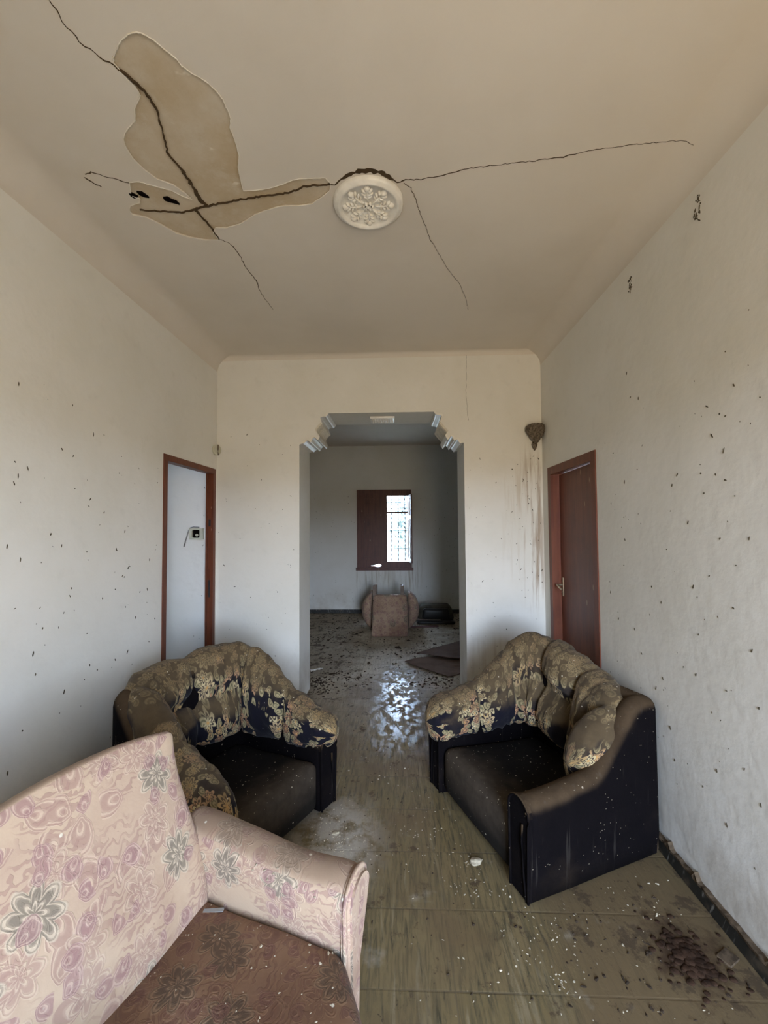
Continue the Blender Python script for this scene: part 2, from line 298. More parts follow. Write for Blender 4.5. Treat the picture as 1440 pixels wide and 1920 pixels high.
def mat_velvet():
    n = NB('dusty_navy_velvet'); P = n.obj()
    dn = n.noise(P, 3.4, 5, .62); zz = n.sep(P)[2]
    nz = n.nz()
    c = n.mix(n.noise(P, 9, 4), (.0032, .0026, .0032), (.0060, .0048, .0056))
    d = n.math('ADD', n.math('MULTIPLY', n.ss(nz, .0, .8), .85), n.math('SUBTRACT', n.math('MULTIPLY', dn, .75), .36))
    d = n.math('ADD', d, n.math('MULTIPLY', n.ss(zz, .05, .28, .14, 0), 1.0))
    d = n.math('MULTIPLY', n.ss(d, .05, .85), .85)
    c = n.mix(d, c, n.mix(n.noise(P, 18, 5), (.040, .026, .015), (.105, .070, .040)))
    st = n.ss(n.noise(n.scale(P, (40, 40, 3)), 1, 3), .62, .75, 0, .20)
    c = n.mix(st, c, (.10, .085, .07))
    c = chips(n, c, P, .95, 30, (.36, .30, .22)); c = chips(n, c, P, .94, 70, (.30, .25, .18))
    n.bump(n.math('ADD', n.noise(P, 90, 3), n.math('MULTIPLY', n.noise(P, 6, 4), 2)), .25, .005)
    return n.done(c, .92, .05)

def mat_seat():
    n = NB('grimy_velvet_shaded_rear'); P = n.obj(); yy = n.sep(P)[1]
    c = n.mix(n.noise(P, 6, 4), (.006, .006, .007), (.014, .012, .010))
    f = n.ss(n.math('ADD', yy, n.math('MULTIPLY', n.math('SUBTRACT', n.noise(P, 7, 4), .5), .30)), .12, .42, 0, .70)  # front dust is real; the bare black rear stands in for deep shade
    f = n.math('MULTIPLY', f, n.ss(n.math('ADD', n.sep(P)[2], n.math('MULTIPLY', n.math('SUBTRACT', n.noise(P, 9, 4), .5), .10)), .08, .21, .10, 1))
    c = n.mix(f, c, n.mix(n.noise(P, 25, 5), (.040, .030, .022), (.120, .094, .068)))
    c = chips(n, c, P, .86, 34, (.40, .36, .28)); c = chips(n, c, P, .9, 80, (.3, .27, .2))
    n.bump(n.noise(P, 30, 5), .3, .004)
    return n.done(c, .9, .1)

def mat_pink(name='pink_floral_brocade', dirt=0.0, up=.0):
    n = NB(name); uv = warp(n, warp(n, n.uv(), .030, 7), .010, 40); P = n.obj()
    base = n.mix(n.ss(n.noise(P, 3.2, 5, .6), .35, .7), (.50, .375, .262), (.43, .305, .222))
    c = base
    # engraved swirls
    w = n.n('ShaderNodeTexWave'); w.wave_type = 'RINGS'; w.inputs['Scale'].default_value = 15; w.inputs['Distortion'].default_value = 16; w.inputs['Detail'].default_value = 2; w.inputs['Detail Scale'].default_value = 1.4
    n.link(uv, w.inputs['Vector'])
    sw = w.outputs['Fac']
    swm = n.math('MULTIPLY', n.ss(sw, .55, .80), n.ss(n.noise(uv, 6, 2), .44, .56))
    c = n.mix(n.math('MULTIPLY', swm, .70), c, (.34, .215, .17))
    hgt = n.math('MULTIPLY', swm, .5)
    ramp = [(.095, 5.2, 1, .80, 7.0, (.33, .205, .165), (.56, .42, .31), .30, .68),
            (.130, 9.7, 7, .42, 1.0, (.36, .235, .185), (.57, .44, .32), .45, .66),
            (.175, 17.1, 8, .38, 1.0, (.190, .165, .125), (.56, .46, .34), .40, .85),
            (.060, 31.7, 1, .80, 6.0, (.28, .155, .15), (.52, .37, .30), .50, .70)]
    for cell, off, pt, R, sh, dk, lt, keepv, amt in ramp:
        m, t, pet, ring, r1, r2 = flower(n, uv, cell, off, pt, R, sharp=sh, rnd=.85)
        fc = n.mix(n.ss(ring, .30, .80), dk, tuple(.6*a+.4*b for a, b in zip(dk, lt)))
        line = n.math('MAXIMUM', n.ss(ring, .86, .97), n.ss(n.math('ABSOLUTE', n.math('SUBTRACT', t, .95)), .03, .07, 1, 0))
        fc = n.mix(n.math('MULTIPLY', line, .9), fc, lt)
        keep = n.math('MULTIPLY', n.math('GREATER_THAN', r1, keepv), m)
        c = n.mix(n.math('MULTIPLY', keep, amt), c, fc)
        hgt = n.math('ADD', hgt, n.math('MULTIPLY', keep, n.math('MULTIPLY', line, .6)))
    st_ = n.ss(n.noise(P, 2.1, 6, .62), .48, .70, 0, .55)
    c = n.mix(n.math('MULTIPLY', st_, n.ss(n.sep(P)[2], .35, .95, 1, .45)), c, n.mix(1.0, c, (.50, .38, .30), 'MULTIPLY'))
    yy = n.sep(P)
    if dirt:
        dn = n.noise(P, 2.6, 5, .6)
        c = n.mix(n.math('MULTIPLY', n.ss(dn, .20, .62, .72, 1), dirt), c, n.mix(1.0, c, (.38, .265, .18), 'MULTIPLY'))
        c = n.mix(n.math('MULTIPLY', n.ss(dn, .3, .7), dirt*.35), c, (.14, .085, .052))
    # brown dust that settled on upward faces
    d = n.math('ADD', n.ss(n.nz(), .45, .98), n.math('SUBTRACT', n.math('MULTIPLY', n.noise(P, 5, 5, .6), .8), .42))
    if not dirt:
        c = n.mix(n.math('MULTIPLY', n.ss(d, .15, 1.0), .72), c, (.235, .155, .10))
    c = chips(n, c, P, .94, 30, (.66, .60, .48))
    n.bump(n.math('ADD', hgt, n.math('MULTIPLY', n.noise(P, 130, 2), .3)), .45, .003)
    n.b.inputs['Sheen Weight'].default_value = .08
    return n.done(c, .85, .15)

def mat_base_tile():
    n = NB('black_marbled_skirting_tile'); P = n.pos()
    v = n.scale(P, (9, 9, 30)); sl = n.vm('ADD', v, (0, 0, 0))
    x, y, z = n.sep(P)
    diag = n.math('ADD', n.math('MULTIPLY', n.math('ADD', y, x), 60), n.math('MULTIPLY', z, 22))
    cv = n.n('ShaderNodeCombineXYZ'); n.link(diag, cv.inputs[0]); n.link(n.math('MULTIPLY', z, 8), cv.inputs[1])
    st = n.noise(cv.outputs[0], 1.0, 4, .6)
    c = n.mix(n.ss(st, .56, .72), (.018, .018, .016), (.26, .25, .22))
    c = n.mix(n.ss(n.noise(P, 8, 4), .52, .7, 0, .6), c, (.14, .105, .07))
    return n.done(c, .5, .4)

M = {}
M['wall'] = mat_wall('white_limewash')
M['wall_b'] = mat_wall('white_limewash_stained', stains=((0, 1.10, 1.262, .9, 2.20, (.27, .17, .09), .75), (0, .93, 1.15, 1.2, 2.05, (.45, .34, .20), .35), (0, .62, 1.26, .0, .55, (.35, .26, .16), .35)))
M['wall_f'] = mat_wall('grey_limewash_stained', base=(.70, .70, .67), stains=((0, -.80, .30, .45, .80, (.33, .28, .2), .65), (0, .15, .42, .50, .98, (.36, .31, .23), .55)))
M['ceil'] = mat_ceiling(); M['plaster'] = mat_plaster(); M['floor'] = mat_floor()
M['wood'] = mat_wood('red_brown_painted_wood', (.165, .050, .024), (.118, .034, .018))
M['wood_d'] = mat_wood('dark_red_stained_wood', (.125, .045, .034), (.080, .028, .024))
M['crack'] = mat_plain('crack_shadow_dirt', (.085, .058, .034), .95, .05)
M['hole'] = mat_plain('hole_dark', (.008, .006, .006), .95, .0)
M['rim'] = mat_plain('paint_edge', (.80, .745, .65), .8, .2, .1)
M['stucco'] = mat_plain('white_moulded_stucco', (.82, .79, .72), .35, .5, .12, 20)
M['stucco_y'] = mat_plain('cream_moulded_stucco', (.70, .66, .55), .45, .45, .2, 20)
M['navy'] = mat_navy_floral(); M['navy_dusty'] = mat_navy_floral('navy_floral_tapestry_dusty', .26); M['velvet'] = mat_velvet(); M['seat'] = mat_seat()
M['pink'] = mat_pink(); M['pink_d'] = mat_pink('pink_floral_brocade_grimy', 1.0)
M['pink_far'] = mat_pink('faded_pink_brocade_dusty', .55)
M['basetile'] = mat_base_tile()
M['mud'] = mat_plain('dry_mud', (.135, .095, .060), .95, .1, .6, 40)
M['mudspeck'] = mat_plain('mud_speck', (.10, .082, .056), .95, .05, .5, 30)
M['chip'] = mat_plain('plaster_crumb', (.50, .43, .31), .9, .2, .35, 3)
M['grit'] = mat_plain('dark_grit', (.055, .038, .025), .9, .1, .5, 5)
M['cardboard'] = mat_plain('brown_cardboard', (.165, .105, .072), .9, .15, .3, 5)
M['cardboard_d'] = mat_plain('dark_brown_cardboard', (.135, .082, .055), .9, .15, .3, 5)
M['black'] = mat_plain('black_vinyl', (.014, .014, .014), .45, .4, .3, 6)
M['olive'] = mat_plain('dusty_black_vinyl', (.07, .063, .045), .7, .2, .5, 6)
M['iron'] = mat_plain('dark_iron', (.03, .03, .032), .5, .4)
M['plastic'] = mat_plain('old_white_plastic', (.56, .55, .44), .4, .4, .1)
M['brass'] = mat_plain('tarnished_metal', (.42, .35, .24), .35, .5, .3, 20, .8)
M['leg'] = mat_plain('greyed_wood', (.20, .155, .125), .7, .2)
M['cable'] = mat_plain('grey_cable', (.30, .30, .29), .5, .3)
M['field'] = mat_plain('dry_field', (.60, .56, .42), .95, .1, .3, .5)
M['leaf'] = mat_plain('grey_green_foliage', (.30, .36, .32), .8, .2, .4, 1.5)
M['nestm'] = mat_plain('mud_pellet_nest', (.20, .165, .125), .98, .05, .65, 60)

def glass():
    n = NB('window_glass'); n.b.inputs['Transmission Weight'].default_value = 1; n.b.inputs['Roughness'].default_value = .02
    n.b.inputs['IOR'].default_value = 1.02; n.b.inputs['Base Color'].default_value = (.95, .97, .98, 1)
    return n.m
M['glass'] = glass()

# ---------------------------------------------------------------- object helpers
def tag(o, label=None, cat=None, group=None, kind=None):
    if label: o['label'] = label
    if cat: o['category'] = cat
    if group: o['group'] = group
    if kind: o['kind'] = kind
    return o

def empty(name, loc=(0, 0, 0), rz=0):
    o = bpy.data.objects.new(name, None); COL.objects.link(o); o.location = loc; o.rotation_euler = (0, 0, rz); o.empty_display_size = .1
    return o

def smooth(me, ang=None):
    for p in me.polygons: p.use_smooth = True

def boxuv(me):
    if not me.uv_layers: me.uv_layers.new(name='UVMap')
    uv = me.uv_layers[0].data
    for p in me.polygons:
        nx, ny, nz = (abs(k) for k in p.normal)
        for li in p.loop_indices:
            v = me.vertices[me.loops[li].vertex_index].co
            if ny >= nx and ny >= nz*.9: a = (v.x, v.z)
            elif nx >= nz: a = (v.y+3.3, v.z)
            else: a = (v.x, v.y+7.7)
            uv[li].uv = a

def link(name, me, mat, parent=None, sm=True, uv=False):
    o = bpy.data.objects.new(name, me); COL.objects.link(o)
    me.materials.clear(); me.materials.append(M[mat] if isinstance(mat, str) else mat)
    for p_ in me.polygons: p_.use_smooth = sm
    if uv: boxuv(me)
    if parent is not None: o.parent = parent
    return o

def bm_link(name, bm, mat, parent=None, sm=False, uv=False, recalc=True):
    if recalc: bmesh.ops.recalc_face_normals(bm, faces=bm.faces)
    me = bpy.data.meshes.new(name); bm.to_mesh(me); bm.free()
    return link(name, me, mat, parent, sm, uv)

def add_box(bm, lo, hi, bev=0.0, M4=None):
    r = bmesh.ops.create_cube(bm, size=1)
    vs = r['verts']
    for v in vs:
        v.co = Vector([lo[i] + (v.co[i]+.5)*(hi[i]-lo[i]) for i in range(3)])
    if bev:
        es = list({e for v in vs for e in v.link_edges})
        g = bmesh.ops.bevel(bm, geom=es, offset=bev, segments=2, affect='EDGES', profile=.6)
        vs = list({v for f in g['faces'] for v in f.verts} | {v for v in vs if v.is_valid})
    if M4 is not None:
        for v in vs: v.co = M4 @ v.co
    return vs

def box(name, lo, hi, mat, parent=None, bev=0.0, uv=False):
    bm = bmesh.new(); add_box(bm, lo, hi, bev); return bm_link(name, bm, mat, parent, uv=uv)

def add_tube(bm, pts, r, seg=10, caps=True, rads=None):
    pts = [Vector(p) for p in pts]; rings = []
    up = Vector((0, 0, 1))
    for i, p in enumerate(pts):
        t = (pts[min(i+1, len(pts)-1)] - pts[max(i-1, 0)]).normalized()
        a = t.cross(up)
        if a.length < .05: a = t.cross(Vector((1, 0, 0)))
        a.normalize(); b = t.cross(a)
        rr = rads[i] if rads else r
        rings.append([bm.verts.new(p + a*cos(2*pi*k/seg)*rr + b*sin(2*pi*k/seg)*rr) for k in range(seg)])
    for A, B in zip(rings, rings[1:]):
        for k in range(seg): bm.faces.new((A[k], A[(k+1) % seg], B[(k+1) % seg], B[k]))
    if caps: bm.faces.new(rings[0][::-1]); bm.faces.new(rings[-1])

def plate(outline, holes, depth):
    """flat plate with holes, in local XY, extruded from z=0 to z=depth; returns a mesh"""
    cu = bpy.data.curves.new('tmp', 'CURVE'); cu.dimensions = '2D'; cu.fill_mode = 'BOTH'; cu.extrude = depth/2
    for ring in [outline] + list(holes):
        s = cu.splines.new('POLY'); s.points.add(len(ring)-1); s.use_cyclic_u = True
        for p, q in zip(s.points, ring): p.co = (q[0], q[1], 0, 1)
    o = bpy.data.objects.new('tmp', cu); COL.objects.link(o)
    dg = bpy.context.evaluated_depsgraph_get(); dg.update()
    me = bpy.data.meshes.new_from_object(o.evaluated_get(dg))
    bpy.data.objects.remove(o); bpy.data.curves.remove(cu)
    for v in me.vertices: v.co.z += depth/2
    bm = bmesh.new(); bm.from_mesh(me); bmesh.ops.remove_doubles(bm, verts=bm.verts, dist=1e-5); bmesh.ops.recalc_face_normals(bm, faces=bm.faces); bm.to_mesh(me); bm.free()
    return me
def xf(me, f):
    for v in me.vertices: v.co = Vector(f(*v.co))
    bm = bmesh.new(); bm.from_mesh(me); bmesh.ops.recalc_face_normals(bm, faces=bm.faces); bm.to_mesh(me); bm.free()
    return me
def rect(x0, y0, x1, y1): return [(x0, y0), (x1, y0), (x1, y1), (x0, y1)]

def soft_box(lo, hi, r, n=14, bulge=(0, 0, 0), fn=None):
    """cushion-like box: rounded edges of radius r, faces swelling by bulge"""
    bm = bmesh.new(); bmesh.ops.create_cube(bm, size=2)
    bmesh.ops.subdivide_edges(bm, edges=bm.edges[:], cuts=n, use_grid_fill=True)
    c = Vector([(a+b)/2 for a, b in zip(lo, hi)]); h = Vector([(b-a)/2 for a, b in zip(lo, hi)])
    for v in bm.verts:
        u = v.co.copy()
        # denser samples near the edges
        u = Vector([math.copysign(abs(k)**.8, k) for k in u])
        p = Vector([u[i]*h[i] for i in range(3)])
        q = Vector([max(-h[i]+r, min(h[i]-r, p[i])) for i in range(3)])
        d = p - q
        if d.length > 1e-9: p = q + d.normalized()*r
        for i in range(3):
            j, k = (i+1) % 3, (i+2) % 3
            p[i] += math.copysign(1, u[i])*bulge[i]*(1-u[j]**2)*(1-u[k]**2)*min(1, abs(u[i])**2)
        p += c
        if fn: p = Vector(fn(p, u))
        v.co = p
    return bm

def crumbs(name, pts, mat, label=None, cat=None, parent=None, kind='stuff', seed=1, flat=.5):
    """loose crumbs: pts = (x, y, z, size)"""
    rg = random.Random(seed); bm = bmesh.new()
    for (x, y, z, s) in pts:
        k = rg.choice((5, 6, 7)); a0 = rg.random()*6.28; st = .6+rg.random()*1.1
        ca, sa = cos(a0), sin(a0)
        lowr, top = [], []
        for i in range(k):
            a = 2*pi*i/k; rr = s*(.7+.5*rg.random())
            px, py = cos(a)*rr*st, sin(a)*rr/st
            lowr.append(bm.verts.new((x+px*ca-py*sa, y+px*sa+py*ca, z)))
            top.append(bm.verts.new((x+(px*ca-py*sa)*.6, y+(px*sa+py*ca)*.6, z+s*flat*(.5+rg.random()))))
        for i in range(k): bm.faces.new((lowr[i], lowr[(i+1) % k], top[(i+1) % k], top[i]))
        bm.faces.new(top)
        bm.faces.new(lowr[::-1])
    o = bm_link(name, bm, mat, parent)
    return tag(o, label, cat, kind=kind)
def struct(o): o['kind'] = 'structure'; return o
# ================================================================ SETTING
YR = 3.70                                           # side wall thickness band
def wall_x(name, x, thick, y0, y1, h, holes, mat='wall'):
    me = xf(plate(rect(y0, -.10, y1, h), holes, abs(thick)), lambda a, b, c: (x + math.copysign(c, thick), a, b))
    return struct(link(name, me, mat, sm=False))
def wall_y(name, y, thick, outline, holes, mat='wall'):
    me = xf(plate(outline, holes, thick), lambda a, b, c: (a, y + c, b))
    return struct(link(name, me, mat, sm=False))
DL = (2.80, 3.605, 2.112); DR = (2.665, 3.505, 2.07)
wall_x('wall_left', XL, -.06, FRONT-.12, YB+.02, CZ+.05, [rect(DL[0]+.02, -.05, DL[1]-.02, DL[2]-.02)])
wall_x('wall_right', XR, .13, FRONT-.12, YB+.02, CZ+.05, [rect(DR[0]+.02, -.05, DR[1]-.02, DR[2]-.02)])
wall_y('wall_front', FRONT-.13, .13, rect(XL-.1, -.1, XR+.1, CZ+.05), [rect(ENTRY[0], -.05, ENTRY[1], ENTRY[2])])
ZIGL = [(-.862, 2.344), (-.823, 2.373), (-.799, 2.355), (-.780, 2.386), (-.760, 2.401), (-.731, 2.376), (-.717, 2.410), (-.731, 2.439), (-.736, 2.463), (-.716, 2.492), (-.692, 2.516), (-.702, 2.550), (-.707, 2.579), (-.680, 2.588), (-.658, 2.588), (-.634, 2.612)]
ZIGR = [(.552, 2.323), (.525, 2.361), (.501, 2.352), (.487, 2.381), (.464, 2.391), (.444, 2.362), (.421, 2.401), (.431, 2.425), (.412, 2.449), (.389, 2.478), (.366, 2.512), (.381, 2.541), (.390, 2.574), (.362, 2.584), (.338, 2.590), (.324, 2.609)]
arch = [(-.895, -.05), (-.895, 2.332)] + ZIGL + ZIGR[::-1] + [(.580, 2.328), (.578, -.05)]
# one wall spans the side room, the arch and the right room
wall_y('wall_back', YB, YA-YB, rect(-4.0, -.1, 2.2, CZ+.05), [arch], 'wall_b')
# far room
wall_y('wall_far', YF, .25, rect(-2.6, 0, 2.3, CZ2+.05), [rect(-.755, .83, .192, 2.24)], 'wall_f')
wall_x('wall_far_left', -2.4, -.12, YA-.01, YF+.05, CZ2+.05, [])
wall_x('wall_far_right', 2.1, .12, YA-.01, YF+.05, CZ2+.05, [])
# side room seen through the open doorway
wall_x('wall_side_room', -4.0, -.12, .4, YB+.02, CZ+.05, [])
wall_y('wall_side_room_front', .40, .12, rect(-4.05, 0, XL-.12, CZ+.05), [])

# floor: one slab through all rooms
struct(box('floor', (-4.1, FRONT-.25, -.12), (2.3, YF+.27, 0), 'floor'))
# ceiling with rounded coves and a hole where the paint has come away
R1, R2 = .14, .04
PEELP = [tuple(p) for p in PEEL]
def ceil_h(x, y):
    d = min(x - XL, XR - x)
    if d >= R1: return CZ
    k = R1 - max(d, 0); return CZ - R1 + sqrt(max(R1*R1 - k*k, 0))
def build_ceiling():
    me = plate(rect(XL+R1, FRONT-.05, XR-R1, YB-R2), [PEELP], .006)
    for v in me.vertices: v.co.z += CZ
    bm = bmesh.new(); bm.from_mesh(me)
    def strip(rows):
        g = [[bm.verts.new(p) for p in r] for r in rows]
        for A, B in zip(g, g[1:]):
            for k in range(len(A)-1): bm.faces.new((A[k], A[k+1], B[k+1], B[k]))
    N = 14
    for sx, x0 in ((1, XL), (-1, XR)):
        strip([[(x0 + sx*(R1 - R1*cos(a)), y, CZ - R1 + R1*sin(a)) for a in [pi/2*i/N for i in range(N+1)]] for y in (FRONT-.05, YB-R2, YB+.01)])
    strip([[(x, YB - R2 + R2*cos(a), CZ - R2 + R2*sin(a)) for a in [pi/2*i/8 for i in range(9)]] for x in (XL+.04, XR-.04)])
    o = bm_link('ceiling', bm, 'ceil', recalc=False); 
    for p in o.data.polygons: p.use_smooth = abs(p.normal.z) < .9995
    return struct(o)
ceiling = build_ceiling()
box('bare_plaster_layer', (XL-.05, FRONT-.1, CZ+.0061), (XR+.05, YB+.05, CZ+.06), 'plaster', ceiling)
struct(box('ceiling_far', (-2.5, YA-.02, CZ2), (2.2, YF+.1, CZ2+.1), 'ceil'))
struct(box('ceiling_side_room', (-4.1, .4, CZ), (XL-.12, YB+.05, CZ+.1), 'ceil'))
# curled paint lip around the bare patch
def ribbon(bm, pts, lift, thick):
    """pts = (x, y, width): a jagged band lying just under the ceiling"""
    rg = random.Random(int(abs(pts[0][0]*1000))); L = []
    for (a, b) in zip(pts, pts[1:]):
        n = max(2, int(math.dist(a[:2], b[:2])/.012))
        for i in range(n):
            t = i/n; L.append([a[j]*(1-t)+b[j]*t for j in range(3)])
    L.append(list(pts[-1]))
    for q in L[1:-1]: q[0] += rg.uniform(-.0035, .0035); q[1] += rg.uniform(-.0035, .0035); q[2] *= rg.uniform(.6, 1.35)
    A, B, C_, D = [], [], [], []
    for i, q in enumerate(L):
        a, b = L[max(i-1, 0)], L[min(i+1, len(L)-1)]
        t = Vector((b[0]-a[0], b[1]-a[1])).normalized(); nn = Vector((-t.y, t.x))*q[2]*.5*(.50 if q[2] < .018 else .8)
        for lst, s in ((A, 1), (B, -1)):
            x, y = q[0]+nn.x*s, q[1]+nn.y*s; lst.append(bm.verts.new((x, y, ceil_h(x, y) - lift)))
            z = ceil_h(x, y) - lift + thick; (C_ if s == 1 else D).append(bm.verts.new((x, y, z)))
    for i in range(len(L)-1):
        bm.faces.new((A[i], A[i+1], B[i+1], B[i])); bm.faces.new((A[i], C_[i], C_[i+1], A[i+1])); bm.faces.new((B[i], B[i+1], D[i+1], D[i]))
INPATCH = {'big', 'mid', 'hor'}
for key, pts in CRACKS.items():
    bm = bmesh.new()
    ribbon(bm, pts, .0012 if key not in INPATCH else .0014, .010)
    bm_link('crack', bm, 'crack', ceiling)
for ring in ([(-1.206, 1.807), (-1.183, 1.811), (-1.173, 1.83), (-1.168, 1.843), (-1.186, 1.839), (-1.203, 1.826)], [(-1.103, 1.846), (-1.081, 1.844), (-1.069, 1.86), (-1.052, 1.871), (-1.047, 1.891), (-1.061, 1.883), (-1.087, 1.872), (-1.104, 1.862)], [(-1.247, 1.812), (-1.232, 1.815), (-1.216, 1.835), (-1.24, 1.843), (-1.249, 1.83)]):
    me = plate(ring, [], .012)
    for v in me.vertices: v.co.z += CZ - .0016
    link('ceiling_hole', me, 'hole', ceiling, sm=False)
bm = bmesh.new()
lip = [Vector((x, y, CZ + .001)) for x, y in PEELP]
lip = [p for a, b in zip(lip, lip[1:]+lip[:1]) for p in [a.lerp(b, k/4) for k in range(4)]]
rg = random.Random(4)
lip = [p + Vector((rg.uniform(-1, 1)*.0012, rg.uniform(-1, 1)*.0012, rg.uniform(-.0025, .0005))) for p in lip]
add_tube(bm, lip + [lip[0]], .0022, 6, False)
bm_link('paint_edge', bm, 'rim', ceiling, sm=True)

# skirting
def skirting(name, lo, hi, axis):
    o = struct(box(name, lo, hi, 'basetile', bev=.003)); return o
sk_r = skirting('baseboard_right', (XR-.014, FRONT, 0), (XR+.001, DR[0]-.001, .068), 1)
skirting('baseboard_left', (XL-.001, FRONT, 0), (XL+.014, DL[0], .068), 1)
skirting('baseboard_far', (-2.4, YF-.014, 0), (2.1, YF+.001, .072), 0)
skirting('baseboard_far_left', (-2.401, YA, 0), (-2.386, YF, .072), 0)
def lip_strip(name, parent, y0, y1):
    bm = bmesh.new(); rg = random.Random(8); prev = None; y = y0
    while y < y1:
        hh = .070 + rg.uniform(.002, .010) + (.02 if rg.random() < .08 else 0)
        t = XR - .016 - rg.uniform(0, .006)
        cur = [bm.verts.new((XR-.0005, y, hh+.004)), bm.verts.new((t, y, hh)), bm.verts.new((t+.003, y, .062))]
        if prev:
            for k in range(2): bm.faces.new((prev[k], prev[k+1], cur[k+1], cur[k]))
        prev = cur; y += rg.uniform(.012, .03)
    bm_link(name, bm, 'mud', parent)
lip_strip('ragged_mortar_lip', sk_r, FRONT, DR[0]-.01)

# mud specks on the walls
def specks(parent, plane, val, listed, rnd_n, y0, y1, z0, z1, seed, nsign):
    rg = random.Random(seed); bm = bmesh.new(); L = [(a, b, 1.0) for a, b in listed]
    for _ in range(rnd_n):
        a = rg.uniform(y0, y1); b = z0 + (z1-z0)*rg.random()**1.15; L.append((a, b, .55))
    for (a, b, s) in L:
        w = rg.uniform(.0018, .0040)*s; l = rg.uniform(.004, .014)*s*rg.uniform(.5, 1.1); tilt = rg.gauss(0, .35) if rg.random() < .8 else rg.uniform(-1.4, 1.4)
        k = 7; ring = []; 
        for i in range(k):
            t = 2*pi*i/k; u = cos(t)*w*rg.uniform(.7, 1.2); v = sin(t)*l*rg.uniform(.8, 1.15)
            aa, bb = a + u*cos(tilt) - v*sin(tilt), b + u*sin(tilt) + v*cos(tilt)
            ring.append((aa, bb))
        def P(aa, bb, o): return (val+nsign*o, aa, bb) if plane == 'x' else (aa, val+nsign*o, bb)
        r0 = [bm.verts.new(P(p[0], p[1], 0.0)) for p in ring]
        ctr = bm.verts.new(P(a, b, .003*s)); r1 = [bm.verts.new(P(a+(p[0]-a)*.7, b+(p[1]-b)*.7, .0022*s)) for p in ring]
        for i in range(k):
            j = (i+1) % k
            bm.faces.new((r0[i], r0[j], r1[j], r1[i])); bm.faces.new((r1[i], r1[j], ctr))
    o = bm_link('mud_specks', bm, 'mudspeck', parent, sm=True); o['kind'] = 'stuff'
ob = bpy.data.objects
specks(ob['wall_left'], 'x', XL, [p for p in SPECK_L if not (2.78 < p[0] < 3.62 and p[1] < 2.15)], 60, .9, 2.75, .4, 2.3, 1, 1)
specks(ob['wall_right'], 'x', XR, [p for p in SPECK_R if not (2.64 < p[0] < 3.53 and p[1] < 2.1)], 75, .9, 2.62, .3, 2.2, 2, -1)
inarch = lambda p: -.92 < p[0] < .60 and p[1] < 2.64
specks(ob['wall_back'], 'y', YB, [p for p in SPECK_B if not inarch(p)] + [(random.Random(i).uniform(1.0, 1.25), random.Random(i+500).uniform(1.0, 2.2)) for i in range(34)], 0, 0, 1, 0, 1, 3, -1)
rg = random.Random(77)
specks(ob['wall_back'], 'y', YB, [], 46, .61, 1.25, .3, 2.2, 5, -1)
specks(ob['wall_back'], 'y', YB, [], 26, -1.63, -.91, .3, 2.3, 6, -1)
specks(ob['wall_far'], 'y', YF, [(rg.uniform(-1.6, -.82), rg.uniform(.15, 2.2)) for _ in range(46)] + [(rg.uniform(.26, 1.1), rg.uniform(.15, 2.2)) for _ in range(46)] + [(rg.uniform(-.8, .3), rg.uniform(.1, .7)) for _ in range(16)], 0, 0, 1, 0, 1, 7, -1)
def blot(parent, y, z, s, seed, plane='x', val=XR, nsign=-1):
    rg = random.Random(seed)
    pts = [(y + rg.gauss(0, .006)*s, z + rg.gauss(0, .012)*s) for _ in range(12)]
    specks(parent, plane, val, pts, 0, 0, 1, 0, 1, seed, nsign)
for (y, z) in ((1.722, 2.917), (1.73, 2.89)): blot(ob['wall_right'], y, z, 1.6, int(z*100))
for (y, z) in ((2.233, 2.903), (2.235, 2.88)): blot(ob['wall_right'], y, z, 1.6, int(z*77))

# stucco corner mouldings of the arch
def corbel(name, zig, sgn, label):
    root = bpy.data.objects.new(name, None); COL.objects.link(root); root.location = (zig[8][0], YB, zig[8][1])
    tag(root, label, 'stucco moulding', 'arch corner mouldings')
    fine = []
    for i in range(len(zig)-1):
        a, b = zig[max(i-1, 0)], zig[i]; c_, d = zig[i+1], zig[min(i+2, len(zig)-1)]
        for k in range(8):
            t = k/8
            cm = lambda j: .5*((2*b[j]) + (-a[j]+c_[j])*t + (2*a[j]-5*b[j]+4*c_[j]-d[j])*t*t + (-a[j]+3*b[j]-3*c_[j]+d[j])*t**3)
            fine.append((cm(0), cm(1), (i+t)))
    fine.append((*zig[-1], len(zig)-1))
    off = [(-sgn*-1*0, 0)]
    def part(nm, lo, hi, flute):
        sub = [f for f in fine if lo <= f[2] <= hi]; bm = bmesh.new(); NY = 85 if flute else 2
        rows = []
        for k in range(NY):
            y = -.007 + (YA-YB+.014)*k/(NY-1); d = .011*(abs(sin(k/(NY-1)*pi*8)) - .5) if flute else 0
            row = []
            for (x, z, _) in sub:
                row.append(bm.verts.new((x - root.location.x + sgn*(d*.8 + .006), y, z - root.location.z - d*.6 - .006)))
            rows.append(row)
        for A, B in zip(rows, rows[1:]):
            for j in range(len(A)-1): bm.faces.new((A[j], A[j+1], B[j+1], B[j]))
        # front and back caps, reaching into the wall
        for row, yy in ((rows[0], -.007), (rows[-1], YA-YB+.007)):
            dup_ = [bm.verts.new(v.co.copy()) for v in row]; back = [bm.verts.new((v.co.x - sgn*.013, yy, v.co.z + .012)) for v in row]
            for j in range(len(row)-1): bm.faces.new((dup_[j], dup_[j+1], back[j+1], back[j]))
        bm_link(nm, bm, 'stucco_y' if flute else 'stucco', root, sm=True)
    part('lower_moulding', 0, 6, False); part('fluted_scroll', 6, 10, True); part('upper_moulding', 10, 15, False)
    return root
corbel('arch_corner_moulding', ZIGL, 1, 'stepped white stucco moulding in the upper left corner of the arch')
corbel('arch_corner_moulding', ZIGR, -1, 'stepped white stucco moulding in the upper right corner of the arch')

